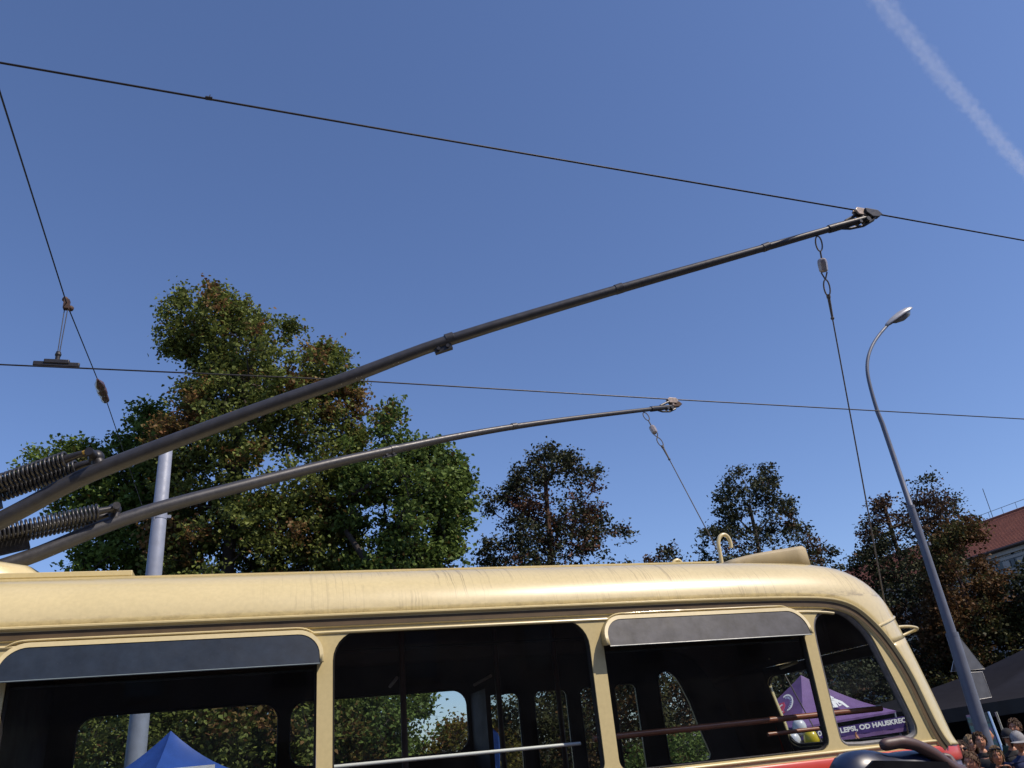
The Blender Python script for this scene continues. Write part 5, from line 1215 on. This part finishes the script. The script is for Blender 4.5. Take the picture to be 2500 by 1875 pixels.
# small camera held by the photographing woman
cpos = Vector(pc.location)+W_(0, .29, 1.56); mb = MB(); mb.box(cpos, (.11, .04, .065), Matrix.Rotation(fl+.35, 3, 'Z')); mb.lathe(cpos, cpos+Matrix.Rotation(fl+.35, 3, 'Z') @ Vector((0, .07, 0)), [(0, .026), (.05, .026), (.055, .02)], 12)
tag(mb.build('compact_camera', BLK, None, 40, loc=cpos, bevel=.006), 'small black camera in the hands of the woman with sunglasses in her hair', 'camera')
# a person beyond the rear of the bus with a raised hand
r = ratio(2131, 1800); person('person beyond the rear window reaching one bare arm up', (r[0]*9.2, r[1]*9.2), 0.6, 1.70, WS, WTE, DEN, 'short', (.1, .06, .04), arms='up')

# ---- the nearest spectator, holding up a dark blue camera in front of the lens
fx, fy = 1.04, 1.02
(fr_) = person('person standing right in front of the photographer holding up a dark blue camera', (fx+.05, fy-.02), math.radians(-8), 1.62, WS, BLK, DEN, 'short', (.06, .04, .03), arms='none')
froot = fr_[0]
DEP = 1.22
def pp(u, v, Y=DEP): return V(u, v, Y)
k = N('glossy_blue_shell'); k.l(k.ramp(k.noise(k.co(), 30, 5), [(.4, (.008, .010, .028)), (.62, (.012, .022, .06))]), k.p.inputs['Base Color']); k.p.inputs['Roughness'].default_value = .34; k.p.inputs['Coat Weight'].default_value = .25; BL = k.m
mb = MB(); up_ = [(2042, 1880), (2047, 1866), (2056, 1850), (2070, 1839), (2086, 1833), (2104, 1831), (2125, 1833), (2150, 1838), (2180, 1839), (2205, 1834), (2225, 1832), (2246, 1835), (2264, 1842), (2282, 1856), (2298, 1872), (2306, 1885)]
rows_ = []
for dy, s_, dz in ((-.028, .86, -.020), (-.020, .95, -.006), (-.006, 1.0, 0), (.02, 1.0, 0), (.034, .95, -.006), (.042, .85, -.018)):
    rr_ = []
    cx = pp(2175, 1885).x
    for u, v in up_:
        q_ = pp(u, v); rr_.append(Vector((cx+(q_.x-cx)*s_, q_.y+dy, q_.z+dz)))
    rr_ = [Vector((rr_[0].x, rr_[0].y, rr_[0].z-.07))]+rr_+[Vector((rr_[-1].x, rr_[-1].y, rr_[-1].z-.07))]
    rows_.append(rr_)
mb.grid(rows_); mb.add(rows_[0], [tuple(range(len(rows_[0])))]); mb.add(rows_[-1], [tuple(range(len(rows_[-1])))])
cc = pp(2175, 1880); camo = empty('camera', cc, 'glossy dark blue camera held up in the bottom foreground', 'camera'); mb.build('housing', BL, camo, 50)
mb = MB(); mb.add([pp(2100, 1858)+Vector((0, -.031, 0)), pp(2275, 1858)+Vector((0, -.031, -.002)), pp(2290, 1900)+Vector((0, -.031, 0)), pp(2060, 1900)+Vector((0, -.031, 0))], [(0, 1, 2, 3)]); so = mb.build('screen', mat('black_screen', (.004, .004, .006), .3), camo); solid(so, .006, inner=0, off=0)
mb = MB(); mb.lathe(cc+Vector((0, .04, -.02)), cc+Vector((0, .12, -.02)), [(0, .035), (.06, .035), (.065, .028)], 20); mb.build('lens', BLK, camo, 40)
# the hands around it: forearm, palm behind, fingers bent over the top edge
HV, HE, HR = [], [], []
def hch(pts, rad, start=None):
    prev = start; ids = []
    for p_, r_ in zip(pts, rad):
        HV.append(Vector(p_)); HR.append(r_); i = len(HV)-1
        if prev is not None: HE.append((prev, i))
        prev = i; ids.append(i)
    return ids
o3 = Vector((fx+.05, fy-.02, 0))
wr = pp(2370, 1960, DEP+.03); el = Vector((fx+.40, fy-.05, 1.50)); sh = Vector((fx+.24, fy-.02, 1.30))
arm_ = hch([sh, sh.lerp(el, .5), el, el.lerp(wr, .5), wr], [.045, .040, .036, .034, .026])
pm = hch([pp(2352, 1925, DEP+.02), pp(2335, 1896, DEP+.01)], [(.032, .018), (.030, .017)], arm_[-1])
# index: knuckle at upper centre, tip laid towards the left along the top
hch([pp(2315, 1868, DEP-.012), pp(2275, 1838, DEP-.022), pp(2235, 1818, DEP-.026), pp(2200, 1811, DEP-.024)], [.0108, .0116, .0098, .0112], pm[-1])
ixe = len(HV)-1
hch([pp(2186, 1814, DEP-.022), pp(2165, 1817, DEP-.020), pp(2148, 1822, DEP-.018)], [.0096, .0110, .0086], ixe)
for n_, (a1, b1, c1) in enumerate((((2330, 1872), (2318, 1850), (2296, 1846)), ((2345, 1890), (2336, 1872), (2318, 1866)), ((2356, 1908), (2350, 1893), (2336, 1886)))):
    dY = .035+.008*n_; hch([pp(*a1, DEP+dY), pp(*b1, DEP+dY+.012), pp(*c1, DEP+dY+.016)], [.0088, .0082, .0070], pm[-1])
hch([pp(2330, 1915, DEP-.02), pp(2300, 1902, DEP-.045), pp(2272, 1895, DEP-.047)], [.0115, .0105, .009], pm[0])
m2 = skin_mesh(HV, HE, HR, arm_[-1], 2); m3 = MB(); m3.add([v.co for v in m2.vertices], [tuple(p_.vertices) for p_ in m2.polygons]); m3.build('arm', skinmat((.085, .048, .045)), froot, 70)
HV, HE, HR = [], [], []   # the other arm comes up to the left corner of the camera from below
wl = pp(2020, 1990, DEP+.03); el2 = Vector((fx-.22, fy-.02, 1.46)); sh2 = Vector((fx-.12, fy-.02, 1.30))
a2 = hch([sh2, sh2.lerp(el2, .5), el2, el2.lerp(wl, .5), wl], [.045, .040, .036, .032, .026]); p2 = hch([pp(2026, 1950, DEP+.02), pp(2034, 1925, DEP+.02)], [(.018, .032), (.017, .030)], a2[-1])
for n_ in range(4): hch([pp(2040, 1905+9*n_, DEP+.03), pp(2062, 1896+9*n_, DEP+.05), pp(2088, 1898+9*n_, DEP+.053)], [.009, .0082, .007], p2[-1])
hch([pp(2050, 1925, DEP-.03), pp(2075, 1912, DEP-.045), pp(2096, 1906, DEP-.046)], [.0115, .010, .009], p2[0])
m2 = skin_mesh(HV, HE, HR, a2[-1], 2); m3 = MB(); m3.add([v.co for v in m2.vertices], [tuple(p_.vertices) for p_ in m2.polygons]); m3.build('arm', skinmat((.085, .048, .045)), froot, 70)
